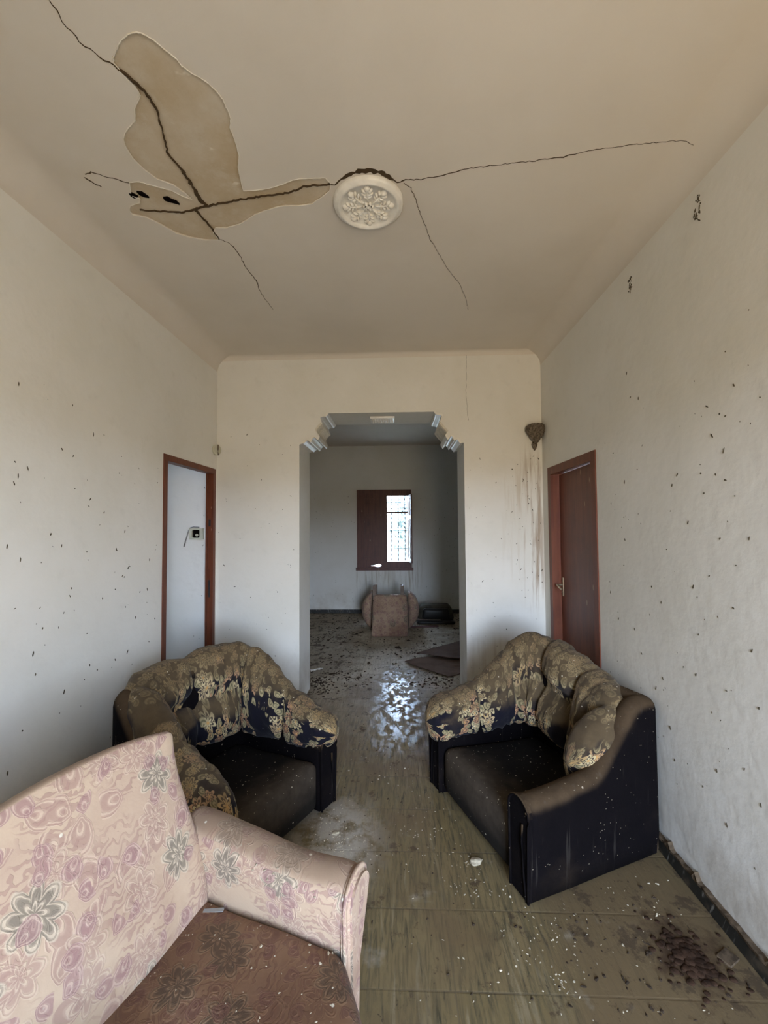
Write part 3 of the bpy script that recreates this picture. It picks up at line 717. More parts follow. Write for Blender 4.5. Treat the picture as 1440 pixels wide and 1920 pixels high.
# small pierced vent on the arch soffit
g = empty('vent_grille', (-.15, 3.86, 2.605)); tag(g, 'small white ornamental plaster vent on the underside of the arch', 'vent')
box('surround', (-.115, -.09, -.014), (.115, .09, .012), 'stucco', g, bev=.006)
bm = bmesh.new(); rg = random.Random(3)
for i in range(9):
    for j in range(6):
        x = -.09 + i*.0225; y = -.065 + j*.026
        m4 = Matrix.Translation((x, y, -.014)) @ Matrix.Rotation(rg.random()*3, 4, 'Z')
        bmesh.ops.create_uvsphere(bm, u_segments=8, v_segments=5, radius=.012, matrix=m4 @ Matrix.Diagonal((1.1, .55, .6, 1)))
bm_link('tracery', bm, 'stucco', g, sm=True)

# ceiling rosette
def rosette():
    r = empty('ceiling_rosette', (-.135, 1.915, CZ - .014)); tag(r, 'round white plaster ceiling rose with leaf relief, loose along the crack', 'ceiling rose')
    r.rotation_euler = (-.055, 0, 0); r.scale = (1, .90, 1)
    prof = [(0, -.006), (.125, -.006), (.130, -.012), (.138, -.020), (.147, -.020), (.152, -.014), (.158, -.012), (.165, -.006), (.168, .004), (.168, .016), (0, .016)]
    bm = bmesh.new(); K = 96
    rows = [[bm.verts.new((rr*cos(2*pi*k/K), rr*sin(2*pi*k/K), z)) for k in range(K)] for rr, z in prof if rr > 0]
    for A, B in zip(rows, rows[1:]):
        for k in range(K): bm.faces.new((A[k], A[(k+1) % K], B[(k+1) % K], B[k]))
    bm.faces.new(rows[0]); bm.faces.new(rows[-1][::-1])
    bm_link('plate', bm, 'stucco', r, sm=True)
    bm = bmesh.new()
    def blob(a, rad, L, Wd, H, rot=0, z=-.008):
        m4 = Matrix.Rotation(a, 4, 'Z') @ Matrix.Translation((rad, 0, z)) @ Matrix.Rotation(rot, 4, 'Z') @ Matrix.Diagonal((L, Wd, H, 1))
        bmesh.ops.create_uvsphere(bm, u_segments=14, v_segments=8, radius=1, matrix=m4)
    for i in range(8):
        a = 2*pi*i/8 + pi/8*0
        big = i % 2 == 0
        blob(a, .108, .017, .015, .014)                      # bud at the rim
        for s in (-1, 1):
            blob(a + s*.15, .096, .015, .008, .011, s*.7)     # curled leaves round the bud
            blob(a + s*.20, .078, .014, .007, .010, s*.9)
            blob(a + s*.17, .060, .012, .006, .009, s*.9)
        if big:
            blob(a, .062, .034, .007, .009)                 # stem
        else:
            blob(a, .055, .030, .005, .012)
            blob(a + .05, .050, .026, .003, .010)
    bm_link('leaf_relief', bm, 'stucco', r, sm=True)
    bm = bmesh.new()
    for i in range(6): 
        m4 = Matrix.Rotation(i*pi/3, 4, 'Z') @ Matrix.Translation((.016, 0, -.010)) @ Matrix.Diagonal((.013, .009, .011, 1))
        bmesh.ops.create_uvsphere(bm, u_segments=10, v_segments=6, radius=1, matrix=m4)
    bmesh.ops.create_uvsphere(bm, u_segments=10, v_segments=6, radius=.009, matrix=Matrix.Translation((0, 0, -.014)))
    bm_link('centre_boss', bm, 'stucco', r, sm=True)
    bm = bmesh.new()
    for x, y in ((-.012, -.012), (.004, -.02), (.014, -.010), (-.002, .002)):
        add_tube(bm, [(x, y, -.018), (x*1.2, y*1.2, -.025)], .002, 6)
    bm_link('wire_stub', bm, 'iron', r)
rosette()

# door frames
def frame_x(name, y0, y1, h, x, fw, depth, sgn, parent):
    """three-sided wooden frame standing in a side wall; sgn = direction into the wall"""
    out = [(y0, 0), (y0, h), (y1, h), (y1, 0), (y1-fw, 0), (y1-fw, h-fw), (y0+fw, h-fw), (y0+fw, 0)]
    me = xf(plate(out, [], depth), lambda a, b, c: (x - sgn*.008 + sgn*c, a, b))
    return link(name, me, 'wood', parent, sm=False)
d1 = empty('door_1', (XR, DR[0], 0)); struct(d1)
def local(o, p): 
    o.parent = p; o.matrix_parent_inverse = Matrix.Translation(p.location).inverted(); return o
fr = local(frame_x('door_frame', DR[0], DR[1], DR[2], XR, .062, .11, 1, None), d1)
fs = local(box('door_stop', (XR+.040, DR[0]+.062, 0), (XR+.056, DR[0]+.075, DR[2]-.062), 'wood'), d1)
# the leaf stands slightly ajar towards the far edge
leaf = empty('tmp'); bpy.data.objects.remove(leaf)
HX, HY = XR+.022, DR[0]+.066
pm = Matrix.Translation((HX, HY, 0)) @ Matrix.Rotation(-.055, 4, 'Z')
def place(o, m): 
    o.data.transform(m); return local(o, d1)
LW = DR[1]-DR[0]-.135
panel = place(box('door_panel', (0, 0, .012), (.036, LW, DR[2]-.068), 'wood', bev=.003), pm)
bm = bmesh.new()
add_box(bm, (-.006, LW-.062, 1.015), (.001, LW-.030, 1.165), .003)
add_tube(bm, [(-.004, LW-.046, 1.105), (-.050, LW-.046, 1.105)], .009, 12)
add_tube(bm, [(-.048, LW-.042, 1.107), (-.052, LW-.075, 1.104), (-.050, LW-.115, 1.092), (-.044, LW-.150, 1.082)], .008, 12)
h_ = place(bm_link('door_handle', bm, 'brass', sm=False), pm); h_['label'] = 'dull metal lever handle'
bm = bmesh.new(); add_tube(bm, [(-.002, LW-.046, 1.045), (-.014, LW-.046, 1.045)], .007, 10); h2 = place(bm_link('keyhole', bm, 'brass'), pm)

d2 = empty('door_2', (XL, DL[0], 0)); struct(d2)
local(frame_x('door_frame', DL[0], DL[1], DL[2], XL, .045, .068, -1, None), d2)
local(box('door_stop', (XL-.052, DL[1]-.056, 0), (XL-.040, DL[1]-.044, DL[2]-.044), 'wood'), d2)
bm = bmesh.new()
add_box(bm, (XL-.032, DL[1]-.048, .98), (XL-.014, DL[1]-.0445, 1.13), .001)
add_box(bm, (XL-.032, DL[1]-.048, 1.60), (XL-.014, DL[1]-.0445, 1.66), .001)
local(bm_link('strike_plate', bm, 'iron'), d2)

# round electrical cap high on the left wall beside the doorway
cpt = empty('round_wall_cap', (XL+.012, 3.592, 2.285), -.5); tag(cpt, 'round yellowed cap on the wall above the open doorway', 'wall fitting')
bm = bmesh.new(); add_tube(bm, [(-.02, 0, 0), (.018, 0, 0), (.026, 0, 0)], .046, 28, rads=[.046, .045, .036]); bm_link('cover', bm, 'plastic', cpt)
bm = bmesh.new(); add_tube(bm, [(.026, .005, .045), (.030, .002, .0), (.027, .004, -.030), (.020, .012, -.048)], .004, 8); bm_link('wire', bm, 'mud', cpt)

# switch box with a cut cable in the side room
sb = empty('switch_box', (-1.822, YB, 1.535)); tag(sb, 'square white switch box with dark hole on the wall beyond the open doorway', 'switch box')
me = plate(rect(-.062, -.050, .062, .050), [[(-.04+.01*(0), -.03), (-.032, -.036), (.022, -.036), (.030, -.03), (.030, .030), (.022, .036), (-.032, .036), (-.04, .03)]], .026)
link('casing', xf(me, lambda a, b, c: (a, -c, b)), 'plastic', sb, sm=False)
box('recess', (-.042, -.004, -.038), (.032, -.001, .038), 'hole', sb)
bm = bmesh.new(); bmesh.ops.create_uvsphere(bm, u_segments=12, v_segments=8, radius=.015, matrix=Matrix.Translation((.0, -.014, -.012)) @ Matrix.Diagonal((1, .6, .8, 1))); bm_link('terminal', bm, 'plastic', sb, sm=True)
bm = bmesh.new(); add_tube(bm, [(.02, -.012, .058), (-.03, -.013, .062), (-.058, -.013, .055), (-.075, -.013, .030), (-.09, -.013, -.02), (-.118, -.013, -.115)], .0055, 8); bm_link('cable', bm, 'cable', sb, sm=True)
specks(ob['wall_back'], 'y', YB, [(-1.76, 1.95), (-1.765, 1.70), (-1.77, 1.43), (-1.78, .98), (-1.85, .62), (-1.80, .60)], 0, 0, 1, 0, 1, 12, -1)

# swallow nest in the corner above the right door
bm = bmesh.new(); bmesh.ops.create_icosphere(bm, subdivisions=5, radius=1)
for v in bm.verts:
    p = v.co.copy(); z = p.z
    wdt = .085*(1.0 if z > 0 else (1 + z*.62)); 
    q = Vector((p.x*wdt, p.y*.068*(1.0 if z > 0 else 1+z*.6), z*(.062 if z > 0 else .125)))
    if z > .75: q.z = .046 + .010*p.x
    nz_ = noise.noise(q*55)*.010 + noise.noise(q*130)*.006
    q += p.normalized()*nz_; q.x = min(q.x, .075)
    v.co = q
nest = bm_link('swallow_nest', bm, 'nestm', sm=True); nest.location = (XR-.068, YB-.045, 2.42)
tag(nest, 'brown mud swallow nest stuck in the corner above the closed door', 'bird nest')
bm = bmesh.new(); rg = random.Random(5)
for i in range(46):
    z = -.02 + rg.random()*.05; a = rg.random()*3.1+3.14
    add_tube(bm, [(cos(a)*.07, sin(a)*.058, z), (cos(a+.5)*.08, sin(a+.5)*.070, z+rg.uniform(-.02, .02))], .0016, 4)
bm_link('straw', bm, 'leg', nest)
bm = bmesh.new(); bmesh.ops.create_icosphere(bm, subdivisions=3, radius=1)
for v in bm.verts: v.co = Vector((v.co.x*.022*(1+v.co.z*.6), v.co.y*.012, v.co.z*.04 - .135)) + Vector((0, .035, 0)) + v.co*noise.noise(v.co*3)*.005
bm_link('drip', bm, 'nestm', nest, sm=True)

# ---------------------------------------------------------------- far window
w1 = empty('window_1', (-.282, YF, .80)); struct(w1)
WX0, WX1, WZ0, WZ1 = -.783, .222, .797, 2.268
def wplate(name, outl, holes, y, dep, mat, parent=w1):
    me = xf(plate(outl, holes, dep), lambda a, b, c: (a+.282, y-YF + c, b-.80)); return link(name, me, mat, parent, sm=False)
wplate('window_frame', rect(WX0, WZ0+.01, WX1, WZ1), [rect(WX0+.05, .842, -.275, WZ1-.08), rect(-.235, .945, .158, 2.155)], YF-.02, .075, 'wood_d')
# left shutter, closed, with a broken lower edge that lets the daylight in
hole = [(-.54, .872), (-.46, .880), (-.42, .900), (-.375, .906), (-.345, .893), (-.335, .872), (-.36, .856), (-.41, .850), (-.45, .862)]
ls = wplate('shutter', rect(-.745, .835, -.262, 2.20), [hole], YF-.034, .022, 'wood_d')
pl = wplate('raised_panel', rect(-.66, 1.02, -.345, 1.72), [rect(-.64, 1.04, -.365, 1.70)], YF-.042, .010, 'wood_d', ls); pl.matrix_parent_inverse = Matrix.Identity(4)
pl = wplate('raised_panel', rect(-.66, 1.78, -.345, 2.12), [rect(-.64, 1.80, -.365, 2.10)], YF-.042, .010, 'wood_d', ls)
wplate('mullion', rect(-.300, .835, -.225, 2.20), [], YF-.045, .035, 'wood_d')
wplate('sill', rect(-.80, .785, .25, .835), [], YF-.055, .08, 'wood_d')
# right shutter leaf swung into the room, edge on
bm = bmesh.new(); m4 = Matrix.Translation((.160+.282, -.03, 0)) @ Matrix.Rotation(-1.42, 4, 'Z')
add_box(bm, (0, -.012, .945-.80), (.36, .012, 2.155-.80), .003, m4)
rs = bm_link('shutter', bm, 'wood_d', w1)
bm = bmesh.new()
for z0, z1 in ((1.02, 1.72), (1.78, 2.10)):
    for (a0, a1, b0, b1) in ((.07, .30, z0, z0+.02), (.07, .30, z1-.02, z1), (.07, .09, z0, z1), (.28, .30, z0, z1)):
        add_box(bm, (a0, -.020, b0-.8), (a1, -.010, b1-.8), 0, m4)
bm_link('raised_panel', bm, 'wood_d', rs)
wplate('glazing_bar', rect(-.24, 1.832, .16, 1.862), [], YF+.005, .03, 'wood_d')
wplate('pane', rect(-.24, .94, .16, 2.16), [], YF+.03, .004, 'glass')
# twisted iron bars outside
bm = bmesh.new()
for x in (-.33, -.145, -.020, .105):
    K = 120; rings = []
    for i in range(K+1):
        z = .84 + 1.38*i/K; a = i*.42; s = .0085
        rings.append([bm.verts.new((x+.282 + s*cos(a+k*pi/2)*(1.35 if k % 2 else .8), .16 + s*sin(a+k*pi/2), z-.80)) for k in range(4)])
    for A, B in zip(rings, rings[1:]):
        for k in range(4): bm.faces.new((A[k], A[(k+1) % 4], B[(k+1) % 4], B[k]))
for z in (1.17, 1.51, 1.93, 2.04): add_box(bm, (-.70+.282, .153, z-.807), (.19+.282, .165, z-.793))
bm_link('iron_grille', bm, 'iron', w1)

# ---------------------------------------------------------------- outside the far window
bm = bmesh.new(); prev = None
for i in range(40):
    y = YF + .26 + 40*(i/39)**1.5; z = -.35 + 6.5*max(0, (y-14)/34)**1.1  # rising bank is made up, added to cover the bright horizon
    cur = [bm.verts.new((-25 + 50*j/24, y, z + .25*noise.noise(Vector((j*.6, y*.2, 0)))*(1 if y > 12 else 0))) for j in range(25)]
    if prev:
        for j in range(24): bm.faces.new((prev[j], prev[j+1], cur[j+1], cur[j]))
    prev = cur
struct(bm_link('ground_outside_added_bank', bm, 'field', sm=True))
def bush(name, loc, s, seed, label):
    rg = random.Random(seed); bm = bmesh.new()
    for i in range(1400):
        d = Vector((rg.gauss(0, 1), rg.gauss(0, 1), rg.gauss(0, 1))).normalized()*rg.uniform(.55, 1)
        c_ = Vector((d.x*s, d.y*s*.8, s*1.25 + d.z*s*1.2)); a = Vector((rg.gauss(0, 1), rg.gauss(0, 1), rg.gauss(0, 1))).normalized(); b = a.cross(d).normalized() if a.cross(d).length > .01 else Vector((1, 0, 0))
        k = s*.10
        vs = [bm.verts.new(c_ + a*k), bm.verts.new(c_ + b*k*.6), bm.verts.new(c_ - a*k), bm.verts.new(c_ - b*k*.6)]
        bm.faces.new(vs)
    r = empty(name, loc); tag(r, label, 'tree')
    bm_link('foliage', bm, 'leaf', r, recalc=False)
    bm = bmesh.new(); add_tube(bm, [(0, 0, 0), (.03*s, 0, s*.6), (0, 0, s*1.4)], .06*s, 8); bm_link('trunk', bm, 'leg', r)
bush('olive_tree', (1.0, 17.5, -.36), 1.5, 3, 'pale tree seen through the open half of the far window')

# hairline crack down the arch wall
bm = bmesh.new(); rg = random.Random(2); x = .610; prev = None; z = 3.12
while z > 2.50:
    cur = [bm.verts.new((x - .0009, YB-.0012, z)), bm.verts.new((x + .0009, YB-.0012, z)), bm.verts.new((x - .0009, YB+.002, z)), bm.verts.new((x + .0009, YB+.002, z))]
    if prev:
        for a, b in ((0, 1), (1, 3), (2, 0)): bm.faces.new((prev[a], prev[b], cur[b], cur[a]))
    prev = cur; z -= rg.uniform(.01, .03); x += rg.uniform(-.004, .004)
bm_link('crack', bm, 'mudspeck', ob['wall_back'])
# ================================================================ ARMCHAIRS
def catmull(rows, t):
    n = len(rows)-1; f = t*n; i = min(int(f), n-1); u = f-i
    P = [rows[max(i-1, 0)], rows[i], rows[i+1], rows[min(i+2, n)]]
    return [.5*((2*P[1][j]) + (-P[0][j]+P[2][j])*u + (2*P[0][j]-5*P[1][j]+4*P[2][j]-P[3][j])*u*u + (-P[0][j]+3*P[1][j]-3*P[2][j]+P[3][j])*u**3) for j in range(len(P[1]))]
def spow(v, e): return math.copysign(abs(v)**e, v)

CW, CD = .885, .785
def u_path(w, d, r, n_side=22, n_arc=12):
    """U-shaped plan line: from the +x front, round the rear, to the -x front; returns (x, y, nx, ny) with inward normals"""
    L = []
    for i in range(n_side): L.append((w, d - (2*d-r)*i/n_side, -1, 0))
    for i in range(n_arc+1):
        a = pi/2*i/n_arc; L.append((w - r + r*cos(a), -d + r - r*sin(a), -cos(a), sin(a)))
    m = 16
    for i in range(1, m): L.append((w - r - (2*w-2*r)*i/m, -d, 0, 1))
    for i in range(n_arc+1):
        a = pi/2*i/n_arc; L.append((-w + r - r*sin(a), -d + r - r*cos(a), sin(a), cos(a)))
    for i in range(1, n_side+1): L.append((-w, -d + r + (2*d-r)*i/n_side, 1, 0))
    return L

def shell(root, hfn, rad=.20):
    W2, D2 = CW/2, CD/2; T = .115
    bm = bmesh.new(); rows = []
    for (x, y, nx, ny) in u_path(W2, D2, rad):
        h = hfn(x, y); r = T/2; sec = []
        fl = .012*max(0, y/D2)              # arms swell out slightly towards the front
        prof = [(.006, .015), (0.0, .10), (-fl*.3, h*.55), (-fl, h-r*1.7)]
        for k in range(9):
            a = pi - pi*k/8; prof.append((r - fl*.5 + (r+fl*.5)*cos(a), h - r + r*sin(a)))
        prof += [(T, h*.6), (T, .015)]
        w = noise.noise(Vector((x*3, y*3, 1.7)))*.006
        for (o, z) in prof: sec.append(bm.verts.new((x + nx*(o+w), y + ny*(o+w), z)))
        rows.append(sec)
    for A, B in zip(rows, rows[1:]):
        for k in range(len(A)-1): bm.faces.new((A[k], A[k+1], B[k+1], B[k]))
        bm.faces.new((A[-1], A[0], B[0], B[-1]))
    bm.faces.new(rows[0]); bm.faces.new(rows[-1][::-1])
    return bm_link('body', bm, 'velvet', root, sm=True)

def front_panels(root, hfn):
    for sg in (1, -1):
        x1 = sg*CW/2; h = hfn(x1, CD/2); T = .115
        ring = [(.002, .02), (.0, .10), (-.010, h-.09)]
        for k in range(9):
            a = pi - pi*k/8; ring.append((T/2-.004 + (T/2+.008)*cos(a), h - T/2 + (T/2+.004)*sin(a)))
        ring += [(T, .10), (T, .02)]
        ring = [(x1 - sg*a, b) for a, b in ring]
        me = plate([(a, b) for a, b in ring], [], .018)
        xf(me, lambda a, b, c: (a, CD/2 - .002 + c, b))
        o = link('arm_front_panel', me, 'velvet', root, sm=False)
        bm = bmesh.new(); pts = [(a, CD/2 + .018, b) for a, b in ring]; add_tube(bm, pts, .006, 8); bm_link('piping', bm, 'velvet', o, sm=True)
        # flared fold of cloth along the outer edge
        bm = bmesh.new(); add_tube(bm, [(x1 - sg*.030, CD/2+.018, h-.10), (x1 - sg*.034, CD/2+.022, h*.6), (x1 - sg*.022, CD/2+.020, .12), (x1-sg*.012, CD/2+.018, .02)], .005, 8); bm_link('seam', bm, 'velvet', o, sm=True)

def seat_block(root, zt, zback):
    W2 = CW/2 - .108
    def fn(p, u):
        p = Vector(p); t = (p.y + .27)/(CD/2+.27)
        if u.z > 0: p.z += (zback - zt)*max(0, 1-t)**1.0*max(0, u.z) - .02*(1-u.x**2)*max(0, 1-abs(t-.5)*2)
        p.z += noise.noise(p*6)*.006
        return p
    bm = soft_box((-W2, -.30, .02), (W2, CD/2-.004, zt), .05, 16, (0, .012, .012), fn)
    return bm_link('seat', bm, 'seat', root, sm=True)

def cushion(root, name, rows, creases, mat='navy', tuck=None, nS=150, nV=56, inward=None, seed=0, e0=.05, e1=.05, label=None):
    """upholstered roll following rows of (x, y, z, half height, half thickness, lean)"""
    bm = bmesh.new(); grid = []; C_ = [catmull(rows, i/nS) for i in range(nS+1)]
    cum = [0.0]
    for a, b in zip(C_, C_[1:]): cum.append(cum[-1] + math.dist(a[:2], b[:2]))
    Ltot = cum[-1]
    for i, c_ in enumerate(C_):
        s = cum[i]/Ltot; x, y, z, hh, tt, lean = c_
        a, b = C_[max(i-1, 0)], C_[min(i+1, nS)]
        T = Vector((b[0]-a[0], b[1]-a[1], 0)).normalized(); N = Vector((T.y, -T.x, 0))
        if N.dot(Vector((-x, -y + .12, 0))) < 0 and inward is None: N = -N
        U = Vector((0, 0, 1))*cos(lean) - N*sin(lean)
        cap = 1.0
        if s < e0: cap = sqrt(max(0, 1 - (1-s/e0)**2))*.86 + .14*min(1, s/e0*3)
        if s > 1-e1: cap = sqrt(max(0, 1 - (1-(1-s)/e1)**2))*.86 + .14*min(1, (1-s)/e1*3)
        cf = sum(exp(-((s-q)/.012)**2) for q in creases); cf = min(cf, 1)
        puff = max(0, min(abs(s-q) for q in creases)/.07) if creases else 1; puff = min(1, puff)**.5
        row = []
        for k in range(nV):
            v = 2*pi*k/nV; cu, su = cos(v), sin(v)
            n_ = spow(cu, .78)*tt*cap; h_ = spow(su, .82)*hh*cap
            if cu > 0: n_ *= (.74 + .26*puff) * (1 - .34*cf)
            h_ *= (.965 + .035*puff)*(1 - .035*cf)
            if tuck and cu > 0:
                for (s0, s1, lv, dp) in tuck:
                    wv = max(0, min(1, (s-s0)/.05))*max(0, min(1, (s1-s)/.05))
                    n_ -= tt*dp*wv*exp(-((su-lv)/.17)**2)*cu
            p = Vector((x, y, z)) + N*n_ + U*h_
            p += (N*cu + U*su)*(noise.noise(p*7 + Vector((seed, 0, 0)))*.018 + noise.noise(p*19 + Vector((seed, 3, 0)))*.006 + abs(noise.noise(Vector((s*26, su*2.0, seed))))*-.022)*cap
            row.append(bm.verts.new(p))
        grid.append(row)
    uvl = bm.loops.layers.uv.new('UVMap')
    def face(vs, uvs):
        f = bm.faces.new(vs)
        for l, u in zip(f.loops, uvs): l[uvl].uv = u
    for i in range(nS):
        hh = C_[i][3] + C_[i][4]
        for k in range(nV):
            k2 = (k+1) % nV
            w = lambda kk: (kk/nV)*2.3*.34
            face((grid[i][k], grid[i][k2], grid[i+1][k2], grid[i+1][k]), ((cum[i], w(k)), (cum[i], w(k+1)), (cum[i+1], w(k+1)), (cum[i+1], w(k))))
    face(grid[0], [(v.co.x, v.co.z) for v in grid[0]]); face(grid[-1][::-1], [(v.co.x, v.co.z) for v in grid[-1][::-1]])
    o = bm_link(name, bm, mat, root, sm=True)
    if label: o['label'] = label
    return o

def smst(a, b, x):
    t = max(0, min(1, (x-a)/(b-a))); return t*t*(3-2*t)

# right armchair -------------------------------------------------
rc = empty('armchair', (.727, 2.338, 0), math.radians(112.7))
tag(rc, 'dusty navy armchair with floral cushions standing against the right wall', 'armchair', 'navy floral armchairs')
def hR(x, y):
    base = .425 + .03*smst(.35, -.1, y) ; top = .765 if x > 0 else .745
    k = smst(.03, -.30, y) if x < 0 else smst(.18, -.25, y)
    return base*(1-k) + top*k
shell(rc, hR, .045); front_panels(rc, hR); seat_block(rc, .285, .23)
cushion(rc, 'back_cushion', [
    (.40, .455, .405, .135, .100, 0), (.385, .26, .435, .135, .105, 0), (.375, .06, .47, .17, .11, .03), (.365, -.12, .55, .24, .12, .10),
    (.325, -.245, .605, .275, .13, .17), (.20, -.30, .60, .275, .14, .20), (.05, -.305, .575, .265, .145, .22), (-.10, -.295, .545, .25, .145, .22),
    (-.22, -.255, .52, .24, .135, .22), (-.285, -.17, .49, .22, .12, .20), (-.295, -.05, .455, .17, .10, .14), (-.285, .04, .43, .10, .07, .05)],
    [.21, .37, .52, .70, .86], tuck=[(.36, .74, .02, .62)], seed=2, mat='navy_dusty')
# left armchair -------------------------------------------------
lc = empty('armchair', (-.958, 2.218, 0), math.radians(-119.7))
tag(lc, 'dusty navy armchair with floral cushions by the open doorway, behind the pink armchair', 'armchair', 'navy floral armchairs')
def hL(x, y):
    base = .40; top = .775
    k = smst(.15, -.27, y)
    return base*(1-k) + top*k
shell(lc, hL); front_panels(lc, hL); seat_block(lc, .285, .22)
cushion(lc, 'back_cushion', [
    (-.40, .455, .415, .10, .095, 0), (-.39, .26, .435, .115, .105, 0), (-.38, .08, .47, .17, .11, .03), (-.365, -.10, .54, .235, .12, .10),
    (-.325, -.24, .585, .265, .13, .17), (-.20, -.30, .585, .270, .14, .20), (-.04, -.315, .58, .265, .145, .22), (.12, -.315, .575, .265, .145, .22),
    (.23, -.265, .565, .265, .135, .20), (.295, -.15, .535, .245, .12, .16), (.315, 0.0, .46, .21, .11, .08), (.325, .19, .40, .17, .11, .02), (.33, .37, .355, .14, .11, 0), (.33, .50, .32, .12, .10, 0)],
    [.17, .33, .50, .655, .80], tuck=[(.31, .67, .02, .58)], seed=9, e1=.09)

# pink armchair in the foreground --------------------------------
pc = empty('armchair', (-.606, 1.316, 0), math.radians(-108.7))
tag(pc, 'pale pink floral brocade armchair with grimy brown seat in the left foreground', 'armchair')
IW = .66
def back_fn(p, u):
    p = Vector(p); t = (p.z - .30)/(.93-.30)
    q = min(1, max(0, -p.y/.15)); p.z -= .12*q**1.5*smst(.60, .90, p.z)
    p.z += .030*(1 - ((p.x-IW/2)/(IW/2))**2)*max(0, t)**2
    p.y -= .155*smst(0, 1, (p.z-.42)/.50)*1.0
    # the side edges run to a crisp welt
    p.y += .0
    p += Vector((0, noise.noise(p*4)*.008, noise.noise(p*5+Vector((4, 0, 0)))*.006))
    return p
bm = soft_box((-.004, -.150, .30), (IW+.014, .0, .920), .026, 24, (0, .030, .02), back_fn)
bk = bm_link('backrest', bm, 'pink', pc, sm=True, uv=True)
# seat cushion, bowed front
def seat_fn(p, u):
    p = Vector(p); t = (p.y)/(.50)
    if t > 0: p.y += .12*smst(.45, 1.0, t)*smst(-.02, .17, p.x)*smst(IW+.02, IW-.17, p.x)
    p.z += noise.noise(p*5)*.007
    return p
bm = soft_box((-.006, -.06, .24), (IW+.006, .478, .425), .045, 22, (0, .01, .012), seat_fn)
bm_link('seat_cushion', bm, 'pink_d', pc, sm=True, uv=True)
def seat_base(p, u):
    p = Vector(p); t = (p.y)/(.50)
    if t > 0: p.y += .105*smst(.45, 1.0, t)*smst(-.02, .17, p.x)*smst(IW+.02, IW-.17, p.x)
    return p
bm = soft_box((-.004, -.10, .055), (IW+.004, .470, .255), .025, 16, (0, 0, 0), seat_base)
bm_link('front_rail', bm, 'pink', pc, sm=True, uv=True)
def arm(sgn):
    """rolled arm; x measured outwards from the seat side"""
    T = .118; bm = bmesh.new(); rows = []; NY = 46
    base = [(.0, .10), (.0, .25), (.003, .40)]
    for i in range(NY+1):
        y = -.13 + .60*i/NY; f = i/NY
        top = .622 - .034*f + .006*sin(f*7); r = .061
        if f > .9: top -= .010*((f-.9)/.1)**2
        prof = [(x, z) for x, z in base]
        sw = .012*sin(pi*min(1, max(0, (f-.05)/.95)))
        for k in range(15):
            a = pi - pi*k/14; prof.append((T/2 + .004 + (r+.010)*cos(a), top - r + r*sin(a)))
        prof += [(T+.002, top-.12), (T-.055, .36), (T-.075, .10)]
        row = []
        for (x, z) in prof:
            xx = (x - sw*smst(.42, .55, z)) ; nn = noise.noise(Vector((x*6, y*6, z*6)))*.006
            row.append(bm.verts.new(((-(xx+nn) if sgn < 0 else IW + xx + nn), y, z)))
        rows.append(row)
    for A, B in zip(rows, rows[1:]):
        for k in range(len(A)-1): bm.faces.new((A[k], A[k+1], B[k+1], B[k]))
        bm.faces.new((A[-1], A[0], B[0], B[-1]))
    bm.faces.new(rows[0]); bm.faces.new(rows[-1][::-1])
    o = bm_link('arm', bm, 'pink', pc, sm=True, uv=True)
    me_ring = [(v[0], v[1]) for v in [(-.0, .10), (-.0, .40)]]
    top = .588; r = .061
    ring = [(.0, .08), (-.006, .40)] + [(T/2 + .004 + (r+.012)*cos(pi - pi*k/14), top - r + (r)*sin(pi - pi*k/14)) for k in range(15)] + [(T-.002, .47), (T-.05, .36), (T-.07, .08)]
    ring = [((-a if sgn < 0 else IW + a), b) for a, b in ring]
    me = xf(plate(ring, [], .030), lambda a, b, c: (a, .462 + c, b))
    bm = bmesh.new(); bm.from_mesh(me)
    es = [e for e in bm.edges if abs(e.verts[0].co.y - .492) < 1e-4 and abs(e.verts[1].co.y - .492) < 1e-4 and e.calc_length() < .4 and len(e.link_faces) == 2 and abs(e.link_faces[0].normal.dot(e.link_faces[1].normal)) < .5]
    bmesh.ops.bevel(bm, geom=es, offset=.012, segments=3, affect='EDGES')
    p_ = bm_link('arm_front_panel', bm, 'pink', pc, sm=False, uv=True)
    bm = bmesh.new(); add_tube(bm, [(a, .474, b) for a, b in ring], .0065, 8)
    bm_link('piping', bm, 'pink', p_, sm=True, uv=True)
arm(-1); arm(1)
bm = bmesh.new()
o_ = bm_link('base', soft_box((-.05, -.15, .05), (IW+.05, .44, .20), .02, 8), 'pink', pc, sm=True, uv=True)
bm.free()
for x in (-.02, IW+.02):
    for y in (-.10, .40): 
        bm = bmesh.new(); add_tube(bm, [(x, y, 0), (x, y, .06)], .025, 12, rads=[.020, .028]); bm_link('foot', bm, 'wood_d', pc)

